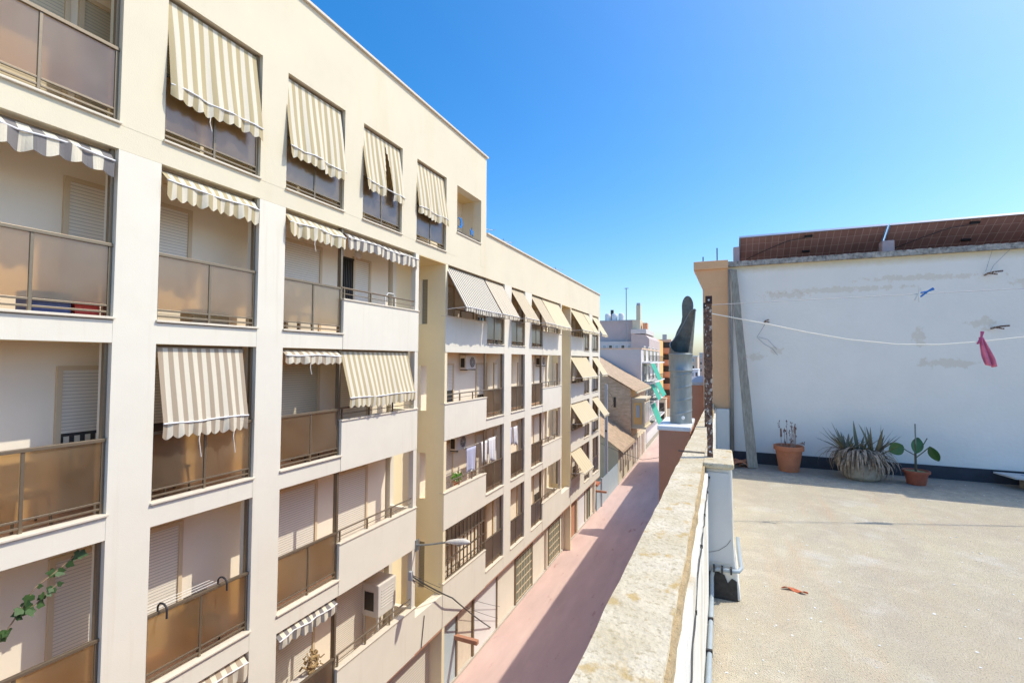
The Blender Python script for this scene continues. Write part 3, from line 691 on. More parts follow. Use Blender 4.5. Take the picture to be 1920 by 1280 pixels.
# cabinet with ornament
t = thing('cabinet', (X0-.35, 8.6, L[0]), 'low white cabinet on the lowest balcony under a round straw ornament', 'cabinet')
MB().box(X0-.55, X0-.18, 8.2, 9.05, L[0]+.02, L[0]+.92).build('body', wht, t, bevel=.01)
MB().box(X0-.57, X0-.16, 8.18, 9.07, L[0]+.922, L[0]+.96).build('top', acm, t, bevel=.008)
MB().box(X0-.178, X0-.172, 8.24, 8.61, L[0]+.08, L[0]+.86).box(X0-.178, X0-.172, 8.64, 9.01, L[0]+.08, L[0]+.86).build('door', acm, t)
g = MB(); rg = random.Random(9); cc = Vector((X0-.36, 8.78, L[0]+1.24))
for k in range(70):
    a = rg.uniform(0, 2*math.pi); b = rg.uniform(-.5, .5); rr = rg.uniform(.13, .22)
    p = cc+Vector((b*.2, rr*math.cos(a), rr*math.sin(a))); q = p+Vector((rg.uniform(-.05, .05), rg.uniform(-.07, .07), rg.uniform(-.07, .07)))
    g.tube([p, q], rg.uniform(.012, .025), 5)
g.tube([cc+Vector((.05, .11*math.cos(k*math.pi/9), .11*math.sin(k*math.pi/9))) for k in range(19)], .035, 6)
g.tube([cc+Vector((0, 0, -.16)), cc+Vector((0, 0, -.28))], [.05, .09], 8)
one(g, 'ornament', mat('straw', (.55, .38, .18), .9, noise=.5, nscale=20), 'round brown straw ornament standing on a low white cabinet', 'ornament', None, tuple(cc))
# folded chair on the solid balcony with the barred door
g = MB(); xx = X0-.45
g.tube([(xx, 11.35, .57), (xx, 11.38, 1.75), (xx, 11.5, 1.9), (xx, 11.75, 1.9), (xx, 11.83, 1.75), (xx, 11.88, .57)], .02, 8)
g.box(xx-.03, xx+.01, 11.42, 11.80, 1.1, 1.5, wht)
o = one(g, 'folding_chair', wht, 'white folding chair leaning on the solid balcony near the white column', 'chair', None, (xx, 11.6, .57)); o.data.materials.clear(); o.data.materials.append(wht)
crate_r = mat('red_plastic', (.55, .06, .05), .5); crate_b = mat('blue_fabric', (.10, .14, .34), .8); green_t = mat('green_mat', (.10, .30, .07), .95, bump=1, bscale=80)
def crate(x0, x1, y0, y1, z, h, m, nm, lab, cat):
    g = MB().box(x0, x1, y0, y1, z, z+.02)
    for (a, b, c_, d_) in ((x0, x1, y0, y0+.02), (x0, x1, y1-.02, y1), (x0, x0+.02, y0+.021, y1-.021), (x1-.02, x1, y0+.021, y1-.021)):
        g.box(a, b, c_, d_, z+.021, z+h)
    g.box(x1+.001, x1+.012, y0-.01, y1+.01, z+h-.04, z+h); one(g, nm, m, lab, cat, None, ((x0+x1)/2, (y0+y1)/2, z), bevel=.004)
crate(X0-.55, X0-.2, 3.95, 4.25, .565, .26, crate_r, 'crate', 'red crate on the balcony floor at the left edge behind the glass railing', 'crate')
crate(X0-.6, X0-.2, 3.45, 3.9, .565, .34, crate_b, 'storage_box', 'dark blue storage box beside the red crate behind the railing', 'box')
crate(X0-.6, X0-.25, 5.7, 6.4, .565, .30, card, 'storage_box', 'brown storage box behind the railing between the two widest pillars', 'box')
crate(X0-.7, X0-.3, 2.75, 3.3, L[1]+.014, .6, wht, 'storage_box', 'white storage box on the lower left balcony, behind amber glass', 'box')
tag(MB().box(XB+.05, X0-.15, 5.3, 6.7, 3.566, 3.58).build('turf_mat', green_t), 'green turf mat on the top floor balcony under the nearest large awning', 'mat')
def chair(x, y, z, m, lab):
    T = thing('balcony_chair', (x, y, z), lab, 'chair', 'chairs on the balconies')
    MB().box(x-.22, x+.22, y-.22, y+.22, z+.42, z+.46).build('seat', m, T, bevel=.01)
    MB().box(x-.22, x-.18, y-.22, y+.22, z+.50, z+.88).build('backrest', m, T, bevel=.01)
    for (a, b) in ((-.2, -.2), (.2, -.2), (.2, .2), (-.2, .2)): MB().tube([(x+a*1.05, y+b*1.05, z), (x+a*.9, y+b*.9, z+.419)], .018, 8).build('leg', m, T)
chair(X0-.5, 5.55, L[2]+.014, brownm, 'brown chair behind the amber glass under the taupe lowered awning')
chair(X0-.5, 8.6, L[2]+.014, darkm, 'dark chair behind the glass left of the widest lowered awning')
chair(X0-.5, 3.6, L[2]+.014, brownm, 'brown chair behind the glass on the left edge balcony, middle row')
chair(X0-.5, 6.2, L[1]+.014, darkm, 'dark chair behind the glass railing with the black hooks')
chair(X0-.5, 8.3, L[3]+.014, brownm, 'brown chair behind the glass panels left of the barred door balcony')
chair(X0-.4, 16.2, L[3]+.014, darkm, 'dark chair on the shaded balcony under the finely striped awning')
# moon and star on the open top bay
t = MB(); R = .19; cyy, czz = 15.05, 4.86
outer = [(cyy+R*math.cos(a), czz+R*math.sin(a)) for a in [math.radians(-130+260*k/16) for k in range(17)]]
inn = [(cyy-.08+R*.72*math.cos(a), czz+R*.78*math.sin(a)) for a in [math.radians(118-236*k/12) for k in range(13)]]
one(t.prism(outer+inn, X0-.1, X0-.07, 'x'), 'moon_ornament', bluep, 'blue crescent moon ornament on the railing of the open top bay', 'ornament', None, None)
st = [(15.95+(.17 if k % 2 == 0 else .075)*math.sin(k*math.pi/5), 4.74+(.17 if k % 2 == 0 else .075)*math.cos(k*math.pi/5)) for k in range(10)]
one(MB().prism(st, X0-.1, X0-.07, 'x'), 'star_ornament', bluep, 'blue star ornament on the railing of the open top bay', 'ornament', None, None)

# ---------------------------------------------------------------- street lamp, brackets, cables
t = thing('street_lamp', (X0, 12.45, -5.62), 'street lamp on a long horizontal arm sticking out from the facade over the street', 'street lamp')
MB().tube([(X0, 12.45, -5.62), (-8.0, 12.45, -5.53), (-7.35, 12.45, -5.36)], .028, 8).build('arm', galv, t)
MB().box(X0+.005, X0+.03, 12.36, 12.54, -5.78, -5.45).build('wall_plate', galv, t)
V = []; n = 14
secs = [(-7.4, .05, .03), (-7.3, .09, .06), (-7.05, .13, .10), (-6.85, .12, .11), (-6.68, .07, .07), (-6.62, .01, .01)]
for (xx, w, h) in secs:
    for k in range(n): a = 2*math.pi*k/n; V.append((xx, 12.45+w*math.cos(a), -5.36+(xx+7.4)*.12+h*math.sin(a)*(1 if math.sin(a) > 0 else .6)))
MB().faces(V, [(i*n+k, i*n+(k+1) % n, (i+1)*n+(k+1) % n, (i+1)*n+k) for i in range(len(secs)-1) for k in range(n)]).build('lamp_head', acm, t, smooth=True)
MB().lathe([(0, -.05), (.07, -.03), (.09, 0)], (-6.98, 12.45, -5.37), 14).build('lamp_bowl', panel2, t, smooth=True)
def wire(label, pts, rad=.012, name='cable', m=cablem, group='cables crossing the street', sag=0, cat='cable'):
    P = []
    for i in range(len(pts)-1):
        a, b = Vector(pts[i]), Vector(pts[i+1])
        for k in range(12):
            s = k/12; p = a.lerp(b, s); p.z -= sag*4*s*(1-s); P.append(p)
    P.append(Vector(pts[-1]))
    return one(MB().tube(P, rad, 6), name, m, label, cat, group, tuple(pts[0]))
wire('thick dark cable running from the facade bracket down over the lowest white band', [(X0+.02, 12.1, -6.35), (X0+.25, 14.2, -7.9), (XG+.05, 18.6, -11.2)], .022, sag=.04)
wire('thin cable beside the thick dark one, upper of two', [(X0+.02, 12.1, -6.32), (XG+.1, 19.4, -10.7)], .008, sag=.12)
wire('thin cable beside the thick dark one, lower of two', [(X0+.02, 12.1, -6.45), (XG+.1, 19.2, -11.1)], .008, sag=.12)
one(MB().box(X0, X0+.1, 12.05, 12.15, -6.5, -6.25), 'cable_bracket', greyp, 'small grey bracket on the facade corner where the cables start', 'bracket', None, (X0, 12.1, -6.4))
wire('dark cable spanning the far end of the street from the old tiled house', [(-9.2, 40.3, -7.0), (-7.2, 50, -10.0), (-4.0, 62, -11.0)], .02, sag=.1)
wire('drain cable stapled down the lowest white band', [(X0+.02, 12.9, L[0]+.4), (X0+.02, 12.75, L[0]-.5)], .012, group=None)
# horizontal red tubes of sign brackets at street level
for (y, lab) in ((15.6, 'reddish brown horizontal sign tube over the near doorway'), (36.9, 'reddish brown bar projecting at the far corner by the blue sheet wall')):
    one(MB().box(XG, XG+.95, y, y+.16, BZ+1.35, BZ+1.5), 'sign_bar', brownr, lab, 'sign bar', 'sign bars above the pavement', (XG, y, BZ+1.4), bevel=.01)
# roof antennas
def antenna(x, y, z, h, lab):
    g = MB().tube([(x, y, z), (x, y, z+h)], .025, 6)
    g.tube([(x-.3, y-.5, z+h*.93), (x+.3, y+.5, z+h*.93)], .012, 5)
    for k in range(5):
        s = -.5+k*.25; p = Vector((x+.6*s, y+1.0*s, z+h*.93)); g.tube([p+Vector((.22, -.13, 0)), p-Vector((.22, -.13, 0))], .010, 5)
    one(g, 'antenna', galv, lab, 'antenna', 'television antennas on the roofs', (x, y, z))
antenna(-11, 21.8, 4.7, 2.05, 'television antenna on the lower roof, closest to the taller building')
antenna(-11, 24.3, 4.7, 1.95, 'television antenna on the lower roof, second from the taller building')
antenna(-11, 33.5, 4.7, 2.0, 'lone television antenna on the lower roof near its far half')

# ---------------------------------------------------------------- far side of the street (left row)
def winpart(root, x, y0, y1, z0, z1, m=panem, fm=wht, face='x'):
    if face == 'x':
        o = MB().box(x, x+.06, y0, y1, z0, z1).build('window', fm, root)
        MB().box(x+.061, x+.07, y0+.08, y1-.08, z0+.08, z1-.08).build('pane', m, o)
    else:  # facing -Y, x is the plane's y
        o = MB().box(y0, y1, x-.06, x, z0, z1).build('window', fm, root)
        MB().box(y0+.08, y1-.08, x-.07, x-.061, z0+.08, z1-.08).build('pane', m, o)
# pale blue sheet wall
t = thing('sheet_fence', (-8.8, 41, GZ), 'pale blue corrugated sheet fence after the white building', 'fence')
pts = []
for k in range(87): y = 37.0+k*.1; pts.append((-8.78+(.03 if k % 2 else 0), y))
g = MB()
for k in range(86): g.poly([(pts[k][0], pts[k][1], GZ), (pts[k+1][0], pts[k+1][1], GZ), (pts[k+1][0], pts[k+1][1], -9.55), (pts[k][0], pts[k][1], -9.55)])
s_ = g.build('sheet', bluew, t); s_.modifiers.new('t', 'SOLIDIFY').thickness = .01
MB().box(-8.76, -8.66, 38.3, 38.5, GZ, -9.4).build('post', greyp, t); MB().box(-9.6, -8.7, 36.9, 37.9, -9.7, -9.55).build('canopy', terra, t)
# old low tiled house
def tiled(g, x0, z0, x1, z1, y0, y1, m, step=.35):
    """roof slope from (x0,z0) eave to (x1,z1) ridge with rounded tile rows along y"""
    n = int((y1-y0)/step)*4
    for k in range(n):
        a = y0+(y1-y0)*k/n; b = y0+(y1-y0)*(k+1)/n; ha = .07*abs(math.sin(k*math.pi/4)); hb = .07*abs(math.sin((k+1)*math.pi/4))
        g.poly([(x0, a, z0+ha), (x0, b, z0+hb), (x1, b, z1+hb), (x1, a, z1+ha)], m)
t = thing('old_house', (-9, 50, GZ), 'low old house with a worn tan tile roof and a row of doors', 'house')
MB().prism([(-16, GZ), (-8.78, GZ), (-8.78, -8.35), (-12.4, -5.9), (-16, -8.35)], 45.7, 52.9).build('wall', creamr, t)
g = MB(); tiled(g, -8.35, -8.52, -12.4, -5.7, 45.4, 53.0, rooft); tiled(g, -16.4, -8.52, -12.4, -5.7, 45.4, 53.0, rooft); g.box(-8.42, -8.3, 45.4, 53, -8.68, -8.53, rooft); g.build('roof', None, t)
for k in range(5): winpart(t, -8.78, 46.3+k*1.35, 46.95+k*1.35, GZ+.2 if k % 2 else GZ+1.0, -9.2, panem, jamb)
# brick house
t = thing('brick_house', (-9, 58, GZ), 'brick house with tile roof and glazed yellow bay window over the street', 'house')
MB().prism([(-22, GZ), (-8.85, GZ), (-8.85, -3.2), (-15, .25), (-22, -3.2)], 53.0, 63.8).build('wall', brick, t)
g = MB(); tiled(g, -8.2, -3.42, -15, .45, 52.7, 64.0, rooft); tiled(g, -22.4, -3.42, -15, .45, 52.7, 64, rooft); g.box(-8.3, -8.12, 52.7, 64, -3.6, -3.43, creamr); g.build('roof', None, t)
b_ = MB().box(-8.85, -7.45, 53.3, 57.4, -7.2, -4.35).box(-8.85, -7.3, 53.15, 57.55, -4.349, -4.15).box(-8.85, -7.3, 53.15, 57.55, -7.4, -7.201).build('bay_window', creamr, t)
MB().box(-8.6, -7.7, 53.23, 53.29, -6.9, -4.6).build('frame', ochre, b_); MB().box(-8.35, -7.95, 53.17, 53.228, -6.2, -4.9).build('pane', panel2, b_)
for k in range(3): MB().box(-7.449, -7.41, 53.6+k*1.25, 54.6+k*1.25, -6.8, -4.7).build('pane', panel2, b_)
MB().box(-10.7, -10.45, 52.93, 52.998, -5.2, -4.1).build('niche', darkm, t)
MB().box(-8.849, -8.79, 53.0, 63.8, GZ, -8.4).build('ground_floor', creamr, t)
for k in range(6): winpart(t, -8.789, 53.6+k*1.65, 54.6+k*1.65, GZ+.15, -8.9, [panem, panel2][k % 2], [jamb, creamr][k % 2])
for k in range(2): winpart(t, -8.849, 58.3+k*2.6, 59.5+k*2.6, -6.8, -4.6, panem, wht)
# grey-white block with teal awnings
t = thing('apartment_block', (-9.6, 74, GZ), 'pale grey block with a blank side wall and turquoise awnings', 'apartment block')
MB().box(-24, -9.4, 64.2, 84, GZ, 1.35).build('wall', facadeg, t)
MB().box(-24, -9.3, 64.15, 84.05, 1.351, 1.5).build('roof_edge', peach, t)
for i in range(4):
    z = -8.6+i*2.7
    MB().box(-9.4, -8.35, 65.2, 82.5, z, z+.18).build('balcony_slab', wht, t)
    g = MB().box(-8.39, -8.36, 65.2, 82.5, z+1.0, z+1.06)
    for k in range(36): g.box(-8.385, -8.365, 65.2+k*.48, 65.24+k*.48, z+.181, z+1.0)
    g.build('balcony_railing', darkm, t)
    for k in range(4): winpart(t, -9.4, 66.5+k*4.3, 68.3+k*4.3, z+.2, z+2.3, panem, wht)
def far_awn(i, y0, y1, zt, zb, lab):
    V = []; 
    for j in range(5):
        for k in range(9):
            s = k/8; q = j/4; V.append((-8.4+(.95*q), y0+(y1-y0)*s, zt+(zb-zt)*q+.05*math.sin(s*9+i)*q))
    o = one(MB().faces(V, [(j*9+k, j*9+k+1, (j+1)*9+k+1, (j+1)*9+k) for j in range(4) for k in range(8)]), 'awning', teal, lab, 'awning', 'turquoise awnings on the grey block', (-8.4, y0, zt))
    o.modifiers.new('t', 'SOLIDIFY').thickness = .03
far_awn(0, 65.5, 70, -.55, -2.7, 'topmost turquoise awning on the grey block')
far_awn(1, 65.5, 69.3, -3.3, -5.3, 'middle turquoise awning on the grey block, nearer half')
far_awn(2, 70.5, 76, -3.3, -5.2, 'middle turquoise awning on the grey block, further half')
far_awn(3, 65.5, 70, -5.9, -8.4, 'lowest turquoise awning on the grey block, nearest the street')
# blocks behind
t = thing('apartment_block', (-16, 88, GZ), 'mauve grey block with white rooftop tanks behind the grey block', 'apartment block')
MB().box(-30, -14.3, 88, 100, GZ, 6.9).build('wall', mauve, t)
MB().box(-30, -13.9, 86.8, 88, GZ, 3.2).build('lower_wing', facadeg, t)
MB().box(-30, -14.1, 87.9, 100, 6.901, 7.1).build('roof_edge', greyp, t)
for k in range(3): MB().lathe([(.0, 1.5), (.45, 1.35), (.55, 1.1), (.55, 0)], (-19.2+k*1.25, 90, 7.101), 16).build('water_tank', wht, t)
MB().box(-18.9, -18.4, 91.0, 91.5, 7.101, 9.3).build('tank_vent', darkm, t)
for k in range(5): winpart(t, 86.8, -19.5+k*1.1, -18.8+k*1.1, 1.2, 2.6, panem if k % 2 else panel2, wht, face='y')
t = thing('apartment_block', (-12.5, 92, GZ), 'mauve block with stepped roof and a cream stair tower and chimney', 'apartment block')
MB().prism([(-14.25, GZ), (-11.2, GZ), (-11.2, 3.6), (-11.9, 4.3), (-14.25, 4.5)], 86, 102).build('wall', mauve, t)
MB().box(-14.3, -11.7, 85.9, 96, 4.501, 5.3).build('roof_parapet', facadeg, t)
MB().box(-14.2, -12.9, 87, 91, 5.301, 7.0).build('stair_tower', creamr, t)
MB().box(-13.7, -13.0, 88, 89, 7.001, 9.7).build('chimney', creamr, t); MB().box(-13.65, -13.05, 88.1, 88.9, 9.701, 10.1).build('chimney_cap', greyp, t)
MB().box(-12.6, -11.8, 88, 89.5, 5.301, 6.5).build('roof_vent', orr, t)
t = thing('apartment_block', (-11.5, 112, GZ), 'yellow and orange block with balconies beyond the turquoise awnings', 'apartment block')
MB().box(-20, -12.45, 104, 120, GZ, 4.4).build('wall', ochre, t)
MB().box(-14.2, -12.6, 103.3, 103.998, 2.6, 5.6).build('stair_tower', creamr, t)
MB().box(-13.8, -13.0, 103.2, 103.298, 3.2, 5.0).build('pane', panem, t)
for i in range(5):
    z = -9.0+i*2.7; MB().box(-14.2, -12.2, 102.9, 103.999, z, z+1.0).build('balcony', wht if i == 4 else ochre, t)
    winpart(t, 104, -13.7, -12.9, z+1.05, z+2.4, panem, wht, face='y')
t = thing('apartment_block', (-11, 124, GZ), 'terracotta block of flats with stacked white windows at the street end', 'apartment block')
MB().box(-14.3, -10.9, 122, 140, GZ, 4.3).build('wall', orr, t); MB().box(-14.4, -14.0, 121.6, 121.99, GZ, 4.35).build('corner_strip', wht, t)
MB().box(-14.4, -10.8, 121.9, 140, 4.301, 4.9).build('roof_edge', peach, t)
MB().box(-13, -12, 124, 125, 4.901, 6.2).build('roof_unit', greyp, t)
for i in range(5):
    z = -9.8+i*2.85
    MB().box(-13.9, -10.95, 121.9, 121.998, z+1.25, z+2.6).build('window_band', darkm, t)
    MB().box(-13.9, -12.8, 121.8, 121.899, z+1.3, z+2.55).build('window', panel2, t)
    MB().box(-13.99, -10.9, 121.3, 121.998, z, z+1.2).build('balcony', orr, t)
t = thing('garage', (-11, 100, GZ), 'small cream building with a dark opening at the end of the street', 'garage')
MB().box(-12, -9.7, 97.5, 100, GZ, -7.6).build('wall', creamr, t); MB().box(-11.1, -10.0, 97.4, 97.498, GZ+.3, -8.3).build('door', darkm, t)
MB().box(-12.1, -9.6, 97.3, 100.1, -7.599, -7.4).build('roof', rooft, t)
rg = random.Random(12)
for k, (x0, x1, y, h, m, lab) in enumerate([
    (-9.6, -7.6, 190, 1.2, peach, 'peach block on the horizon between the flue pipe and the orange column'),
    (-7.5, -5.4, 205, 2.6, mauve, 'taller mauve block on the horizon between the flue pipe and the orange column'),
    (-5.2, 3, 230, 2.0, creamr, 'cream block far away behind the orange column'),
    (-12.5, -9.0, 230, .6, creamr, 'distant cream block directly behind the flue pipe'),
    (-8.4, -6.2, 160, -3.2, wht, 'low white block with a flat roof just left of the orange column')]):
    t = thing('apartment_block', ((x0+x1)/2, y, GZ), lab, 'apartment block')
    MB().box(x0, x1, y, y+12, GZ, h).build('wall', m, t); MB().box(x0-.1, x1+.1, y-.1, y+12, h+.001, h+.3).build('roof_edge', wht, t)
    n = max(1, int((x1-x0)/1.1))
    for j in range(4):
        for i in range(n):
            zz = h-1.9-j*2.7
            if zz > GZ+.5: winpart(t, y, x0+.2+i*1.1, x0+.95+i*1.1, zz, zz+1.3, panem if (i+j) % 3 else panel2, wht, face='y')
# utility pole and tall antenna pole
t = thing('utility_pole', (-8.95, 41, GZ), 'tall grey utility pole beside the end of the white building', 'utility pole')
MB().tube([(-8.9, 41, GZ), (-8.9, 41, -2.1)], [.16, .11], 10).build('pole', greyp, t)
MB().box(-8.98, -8.82, 40.86, 41.14, -6.1, -5.95).build('clamp', darkm, t)
MB().tube([(-8.8, 41, -2.6), (-8.45, 41, -3.0), (-8.25, 41, -3.7), (-8.5, 41, -4.0)], .012, 5).build('loop_cable', darkm, t)
one(MB().tube([(-15.1, 86, 3.2), (-15.1, 86, 12.6)], .08, 6).tube([(-15.4, 86, 12.5), (-14.7, 86, 12.5)], .06, 5), 'mast', galv, 'very tall thin mast on the roof of the mauve grey block', 'mast', None, (-15.1, 86, 3.2))

# ---------------------------------------------------------------- our roof: terrace
TZ = -1.6
g = MB(); nx, ny = 1, 1
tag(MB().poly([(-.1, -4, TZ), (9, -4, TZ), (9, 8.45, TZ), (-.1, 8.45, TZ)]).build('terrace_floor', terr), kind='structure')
t = thing('terrace_building', (4, 2, GZ), 'building carrying the sunlit roof terrace, brown street wall with chimney block', 'building')
MB().box(-.285, 9, -4, 8.44, GZ, TZ-.01).build('wall', brownr, t)
def cb(x0, x1, y0, y1, z0, z1, m, nm, rim=False):
    MB().box(x0, x1, y0, y1, z0, z1-.05).build(nm, m, t)
    MB().box(x0-.015, x1+.01, y0-.015, y1+.015, z1-.049, z1).build('chimney_slab', wht, t, bevel=.01)
cb(-.62, -.30, 5.5, 6.35, GZ, -.715, brownr, 'chimney_block')
# parapet (slightly converging as in the photo)
t = thing('parapet_wall', (-.2, 3, TZ), 'long white parapet with lichen-spotted coping between terrace and street', 'parapet wall')
def lx(y): return -.323+.0155*y
def rx(y): return -.128+.004*y
ys = [-3.5, 0, 1.5, 3, 3.6, 4.1, 5.5, 7, 8.44]
def strip(nm, m, zf0, zf1, xl, xr, sub=10):
    g = MB(); rg = random.Random(5); Y = [ys[0]+(ys[-1]-ys[0])*k/120 for k in range(121)]
    V = []
    for y in Y:
        j = [rg.uniform(-.0035, .0035) for _ in range(4)]
        V += [(xl(y)+j[0], y, zf0), (xr(y)+j[1], y, zf0), (xr(y)+j[1], y, zf1+j[3]*.6), (xl(y)+j[0], y, zf1+j[2]*.6)]
    F = []
    for k in range(120):
        for q in range(4): F.append((k*4+q, k*4+(q+1) % 4, (k+1)*4+(q+1) % 4, (k+1)*4+q))
    F += [(3, 2, 1, 0), (480, 481, 482, 483)]
    return g.faces(V, F).build(nm, m, t)
strip('wall', parw, TZ, -.765, lambda y: lx(y)+.02, lambda y: rx(y)+.033)
strip('coping_edge', edgem, -.764, -.722, lambda y: lx(y)+.01, lambda y: rx(y)+.014)
strip('coping', coping, -.721, -.70, lambda y: lx(y), lambda y: rx(y))
MB().box(-.30, -.11, 3.93, 3.935, -.7005, -.6975).build('coping_joint', darkm, t)
# outer face towards the street
MB().box(-.29, -.27, -4, 8.4, GZ, -1.55).build('outer_face', brownr, t)
# pier with cap, painted front and bitumen foot
pz = thing('parapet_pier', (-.02, 3.8, TZ), 'short white pier against the parapet with dark patch at its foot', 'pier')
pr = [(-.10, TZ+.001), (.115, TZ+.001), (.105, TZ+.10), (.085, TZ+.22), (.072, TZ+.38), (.068, -.735), (-.10, -.735)]
MB().prism(pr, 3.60, 4.15).build('body', parw, pz, bevel=.012)
MB().prism([(-.085, -1.36), (.068, -1.36), (.06, -1.1), (.052, -.78), (.042, -.762), (-.085, -.762)], 3.592, 3.5995).build('painted_panel', mat('pale_grey_paint', (.60, .61, .60), .8, noise=.06, nscale=6), pz)
MB().box(-.118, .08, 3.575, 4.17, -.734, -.697).build('cap', coping, pz, bevel=.012)
MB().prism([(-.085, TZ+.002), (.095, TZ+.002), (.09, -1.47), (.06, -1.455), (.035, -1.49), (.015, -1.44), (-.02, -1.425), (-.085, -1.43)], 3.590, 3.5993).build('bitumen_patch', mat('bitumen', (.05, .047, .043), .8, noise=.5, nscale=30, bump=.5), pz)
# crack lines on the pier
MB().tube([(-.08, 3.590, -1.30), (-.02, 3.590, -1.28), (.03, 3.590, -1.24), (.055, 3.590, -1.2)], .0012, 4).build('crack', darkm, pz)
# conduit at the wall foot
def clips(g, pts, r):
    for p in pts: g.box(p[0]-r*1.3, p[0]+r*1.3, p[1]-.012, p[1]+.012, p[2]-r*1.2, p[2]+r*1.35)
g = MB().tube([(-.068, -3, TZ+.035), (-.068, 1.5, TZ+.035), (-.064, 3.45, TZ+.035), (-.064, 3.52, TZ+.05), (-.064, 3.555, TZ+.10), (-.064, 3.565, -1.45), (-.055, 3.567, -1.405), (-.03, 3.567, -1.395), (.06, 3.567, -1.395), (.10, 3.58, -1.395), (.118, 3.63, -1.39), (.112, 3.75, -1.36), (.11, 4.1, -1.35)], .0135, 10)
t2 = thing('conduit', (-.068, 2, TZ), 'grey plastic conduit along the foot of the parapet bending round the pier', 'pipe')
g.build('pipe', greyc, t2, smooth=True)
for y in (1.7, 2.05, 2.45, 2.85, 3.2): MB().box(-.0852, -.050, y-.008, y+.008, TZ+.018, TZ+.055).build('clip', black, t2)
for x in (-.05, .0, .055): MB().box(x-.006, x+.006, 3.548, 3.588, -1.413, -1.375).build('clip', black, t2)
# thin black cable stapled under the coping
pts = []; rg = random.Random(2)
for k in range(40):
    y = .9+(3.9-.9)*k/39; pts.append((rx(y)+.036+rg.uniform(-.003, .003), y, -.80-(.10 if y < 1.9 else .02)*(1-abs((y-1.2)/2.7))+rg.uniform(-.006, .006)-.03*math.exp(-((y-1.5)/.18)**2)))
pts += [(-.105, 3.93, -.73), (-.115, 3.93, -.693), (-.2, 3.93, -.692), (-.3, 3.93, -.692)]
t2 = thing('stapled_cable', (-.11, 2, -.8), 'thin black cable stapled along the terrace side of the coping', 'cable')
MB().tube(pts, .0032, 6).build('cable', cablem, t2)
for k in (6, 12, 18, 24, 30, 35): p = pts[k]; MB().box(p[0]-.006, p[0]+.005, p[1]-.004, p[1]+.004, p[2]-.007, p[2]+.007).build('staple', black, t2)

# rusty posts
def post(x, y, z0, z1, lab):
    P = thing('rusty_post', (x, y, z0), lab, 'post', 'rusty clothes line posts')
    g = MB(); rg = random.Random(int(y*10)); V = []; n = 60; w = .0195
    for k in range(n+1):
        z = z0+(z1-z0)*k/n; j = [rg.uniform(-.0022, .0022) for _ in range(8)]
        V += [(x-w+j[0], y-w+j[1], z), (x+w+j[2], y-w+j[3], z), (x+w+j[4], y+w+j[5], z), (x-w+j[6], y+w+j[7], z)]
    F = [(k*4+q, k*4+(q+1) % 4, (k+1)*4+(q+1) % 4, (k+1)*4+q) for k in range(n) for q in range(4)]+[(0, 3, 2, 1), tuple(n*4+q for q in range(4))]
    g.faces(V, F).build('shaft', rollm, P)
    MB().box(x-.023, x+.023, y-.024, y+.023, z1-.055, z1+.003).build('collar', mat('dark_rust', (.06, .03, .025), .8, noise=.4, nscale=40), P, bevel=.003)
    g = MB()
    for zz in (z1-.028, z0+.24, z0+.04): g.lathe([(0, .004), (.006, .003), (.007, 0)], (0, 0, 0), 10)
    g.v = [(x+v[0], y-w-.005-v[2], (z1-.028, z0+.24, z0+.04)[i//30]+v[1]) for i, v in enumerate(g.v)]
    g.build('bolt', wht, P)
    return P
post(-.072, 3.8, -.697, .462, 'rusty flaking square post standing on the parapet pier')
post(-.135, 5.5, -.70, .60, 'added rusty square post hidden behind the first, placed for the shadow of the lines')  # unseen post, added so the rope and wire shadows fall across the terrace
# flue pipe
cx, cy = -.415, 5.85
t = thing('flue_pipe', (cx, cy, -.715), 'galvanised spiral flue pipe with scoop cowl on the chimney block', 'flue')
prof = []
for k in range(61):
    z = -.0+.60*k/60; prof.append((.118, z))
g = MB(); n = 40; V = []; H = .60; turns = 4.2
rows = 80
for j in range(rows+1):
    for k in range(n):
        a = 2*math.pi*k/n; z = H*j/rows; ph = (z/H*turns-k/n) % 1.0; rr = .118+(.0045 if ph < .10 else 0)
        V.append((cx+rr*math.cos(a), cy+rr*math.sin(a), -.715+z))
g.faces(V, [(j*n+k, j*n+(k+1) % n, (j+1)*n+(k+1) % n, (j+1)*n+k) for j in range(rows) for k in range(n)]).build('spiral_pipe', galv, t, smooth=True)
MB().lathe([(.119, .58), (.132, .585), (.132, .60), (.128, .605), (.128, .765), (.133, .77), (.133, .785), (.125, .79), (.118, .79)], (cx, cy, -.715), 40).build('collar', galv, t, smooth=True)
rv = MB().lathe([(0, .02), (.016, .018), (.02, 0)], (0, 0, 0), 12).build('rivet', wht, t); rv.rotation_euler = (math.pi/2, 0, 0); rv.location = (.03, -.118, .07); 
for v in rv.data.vertices: v.co = v.co+parent_world(t)
# cowl: two lobed scoop, open towards the camera
n = 144
def hh(d):  # height profile over angle in degrees, 0 = towards -Y, 90 = +X, 180 = +Y, 270 = -X
    K = [(0, .02), (44, .02), (54, .22), (62, .36), (72, .44), (85, .48), (100, .505), (125, .52), (145, .51), (160, .47), (175, .40), (190, .32), (205, .25), (235, .16), (270, .12), (300, .08), (330, .03), (360, .02)]
    for (a, b), (c, e) in zip(K, K[1:]):
        if a <= d <= c: s = (d-a)/(c-a); return b+(e-b)*s
V = []; M = 16
for k in range(n):
    d = 360*k/n; a = math.radians(d-90); top = hh(d)
    for j in range(M+1):
        z = top*j/M; rr = .128-.02*z; zl = .10*z
        V.append((cx+rr*math.cos(a)+zl, cy+rr*math.sin(a), .062+z))
g = MB().faces(V, [(k*(M+1)+j, ((k+1) % n)*(M+1)+j, ((k+1) % n)*(M+1)+j+1, k*(M+1)+j+1) for k in range(n) for j in range(M)])
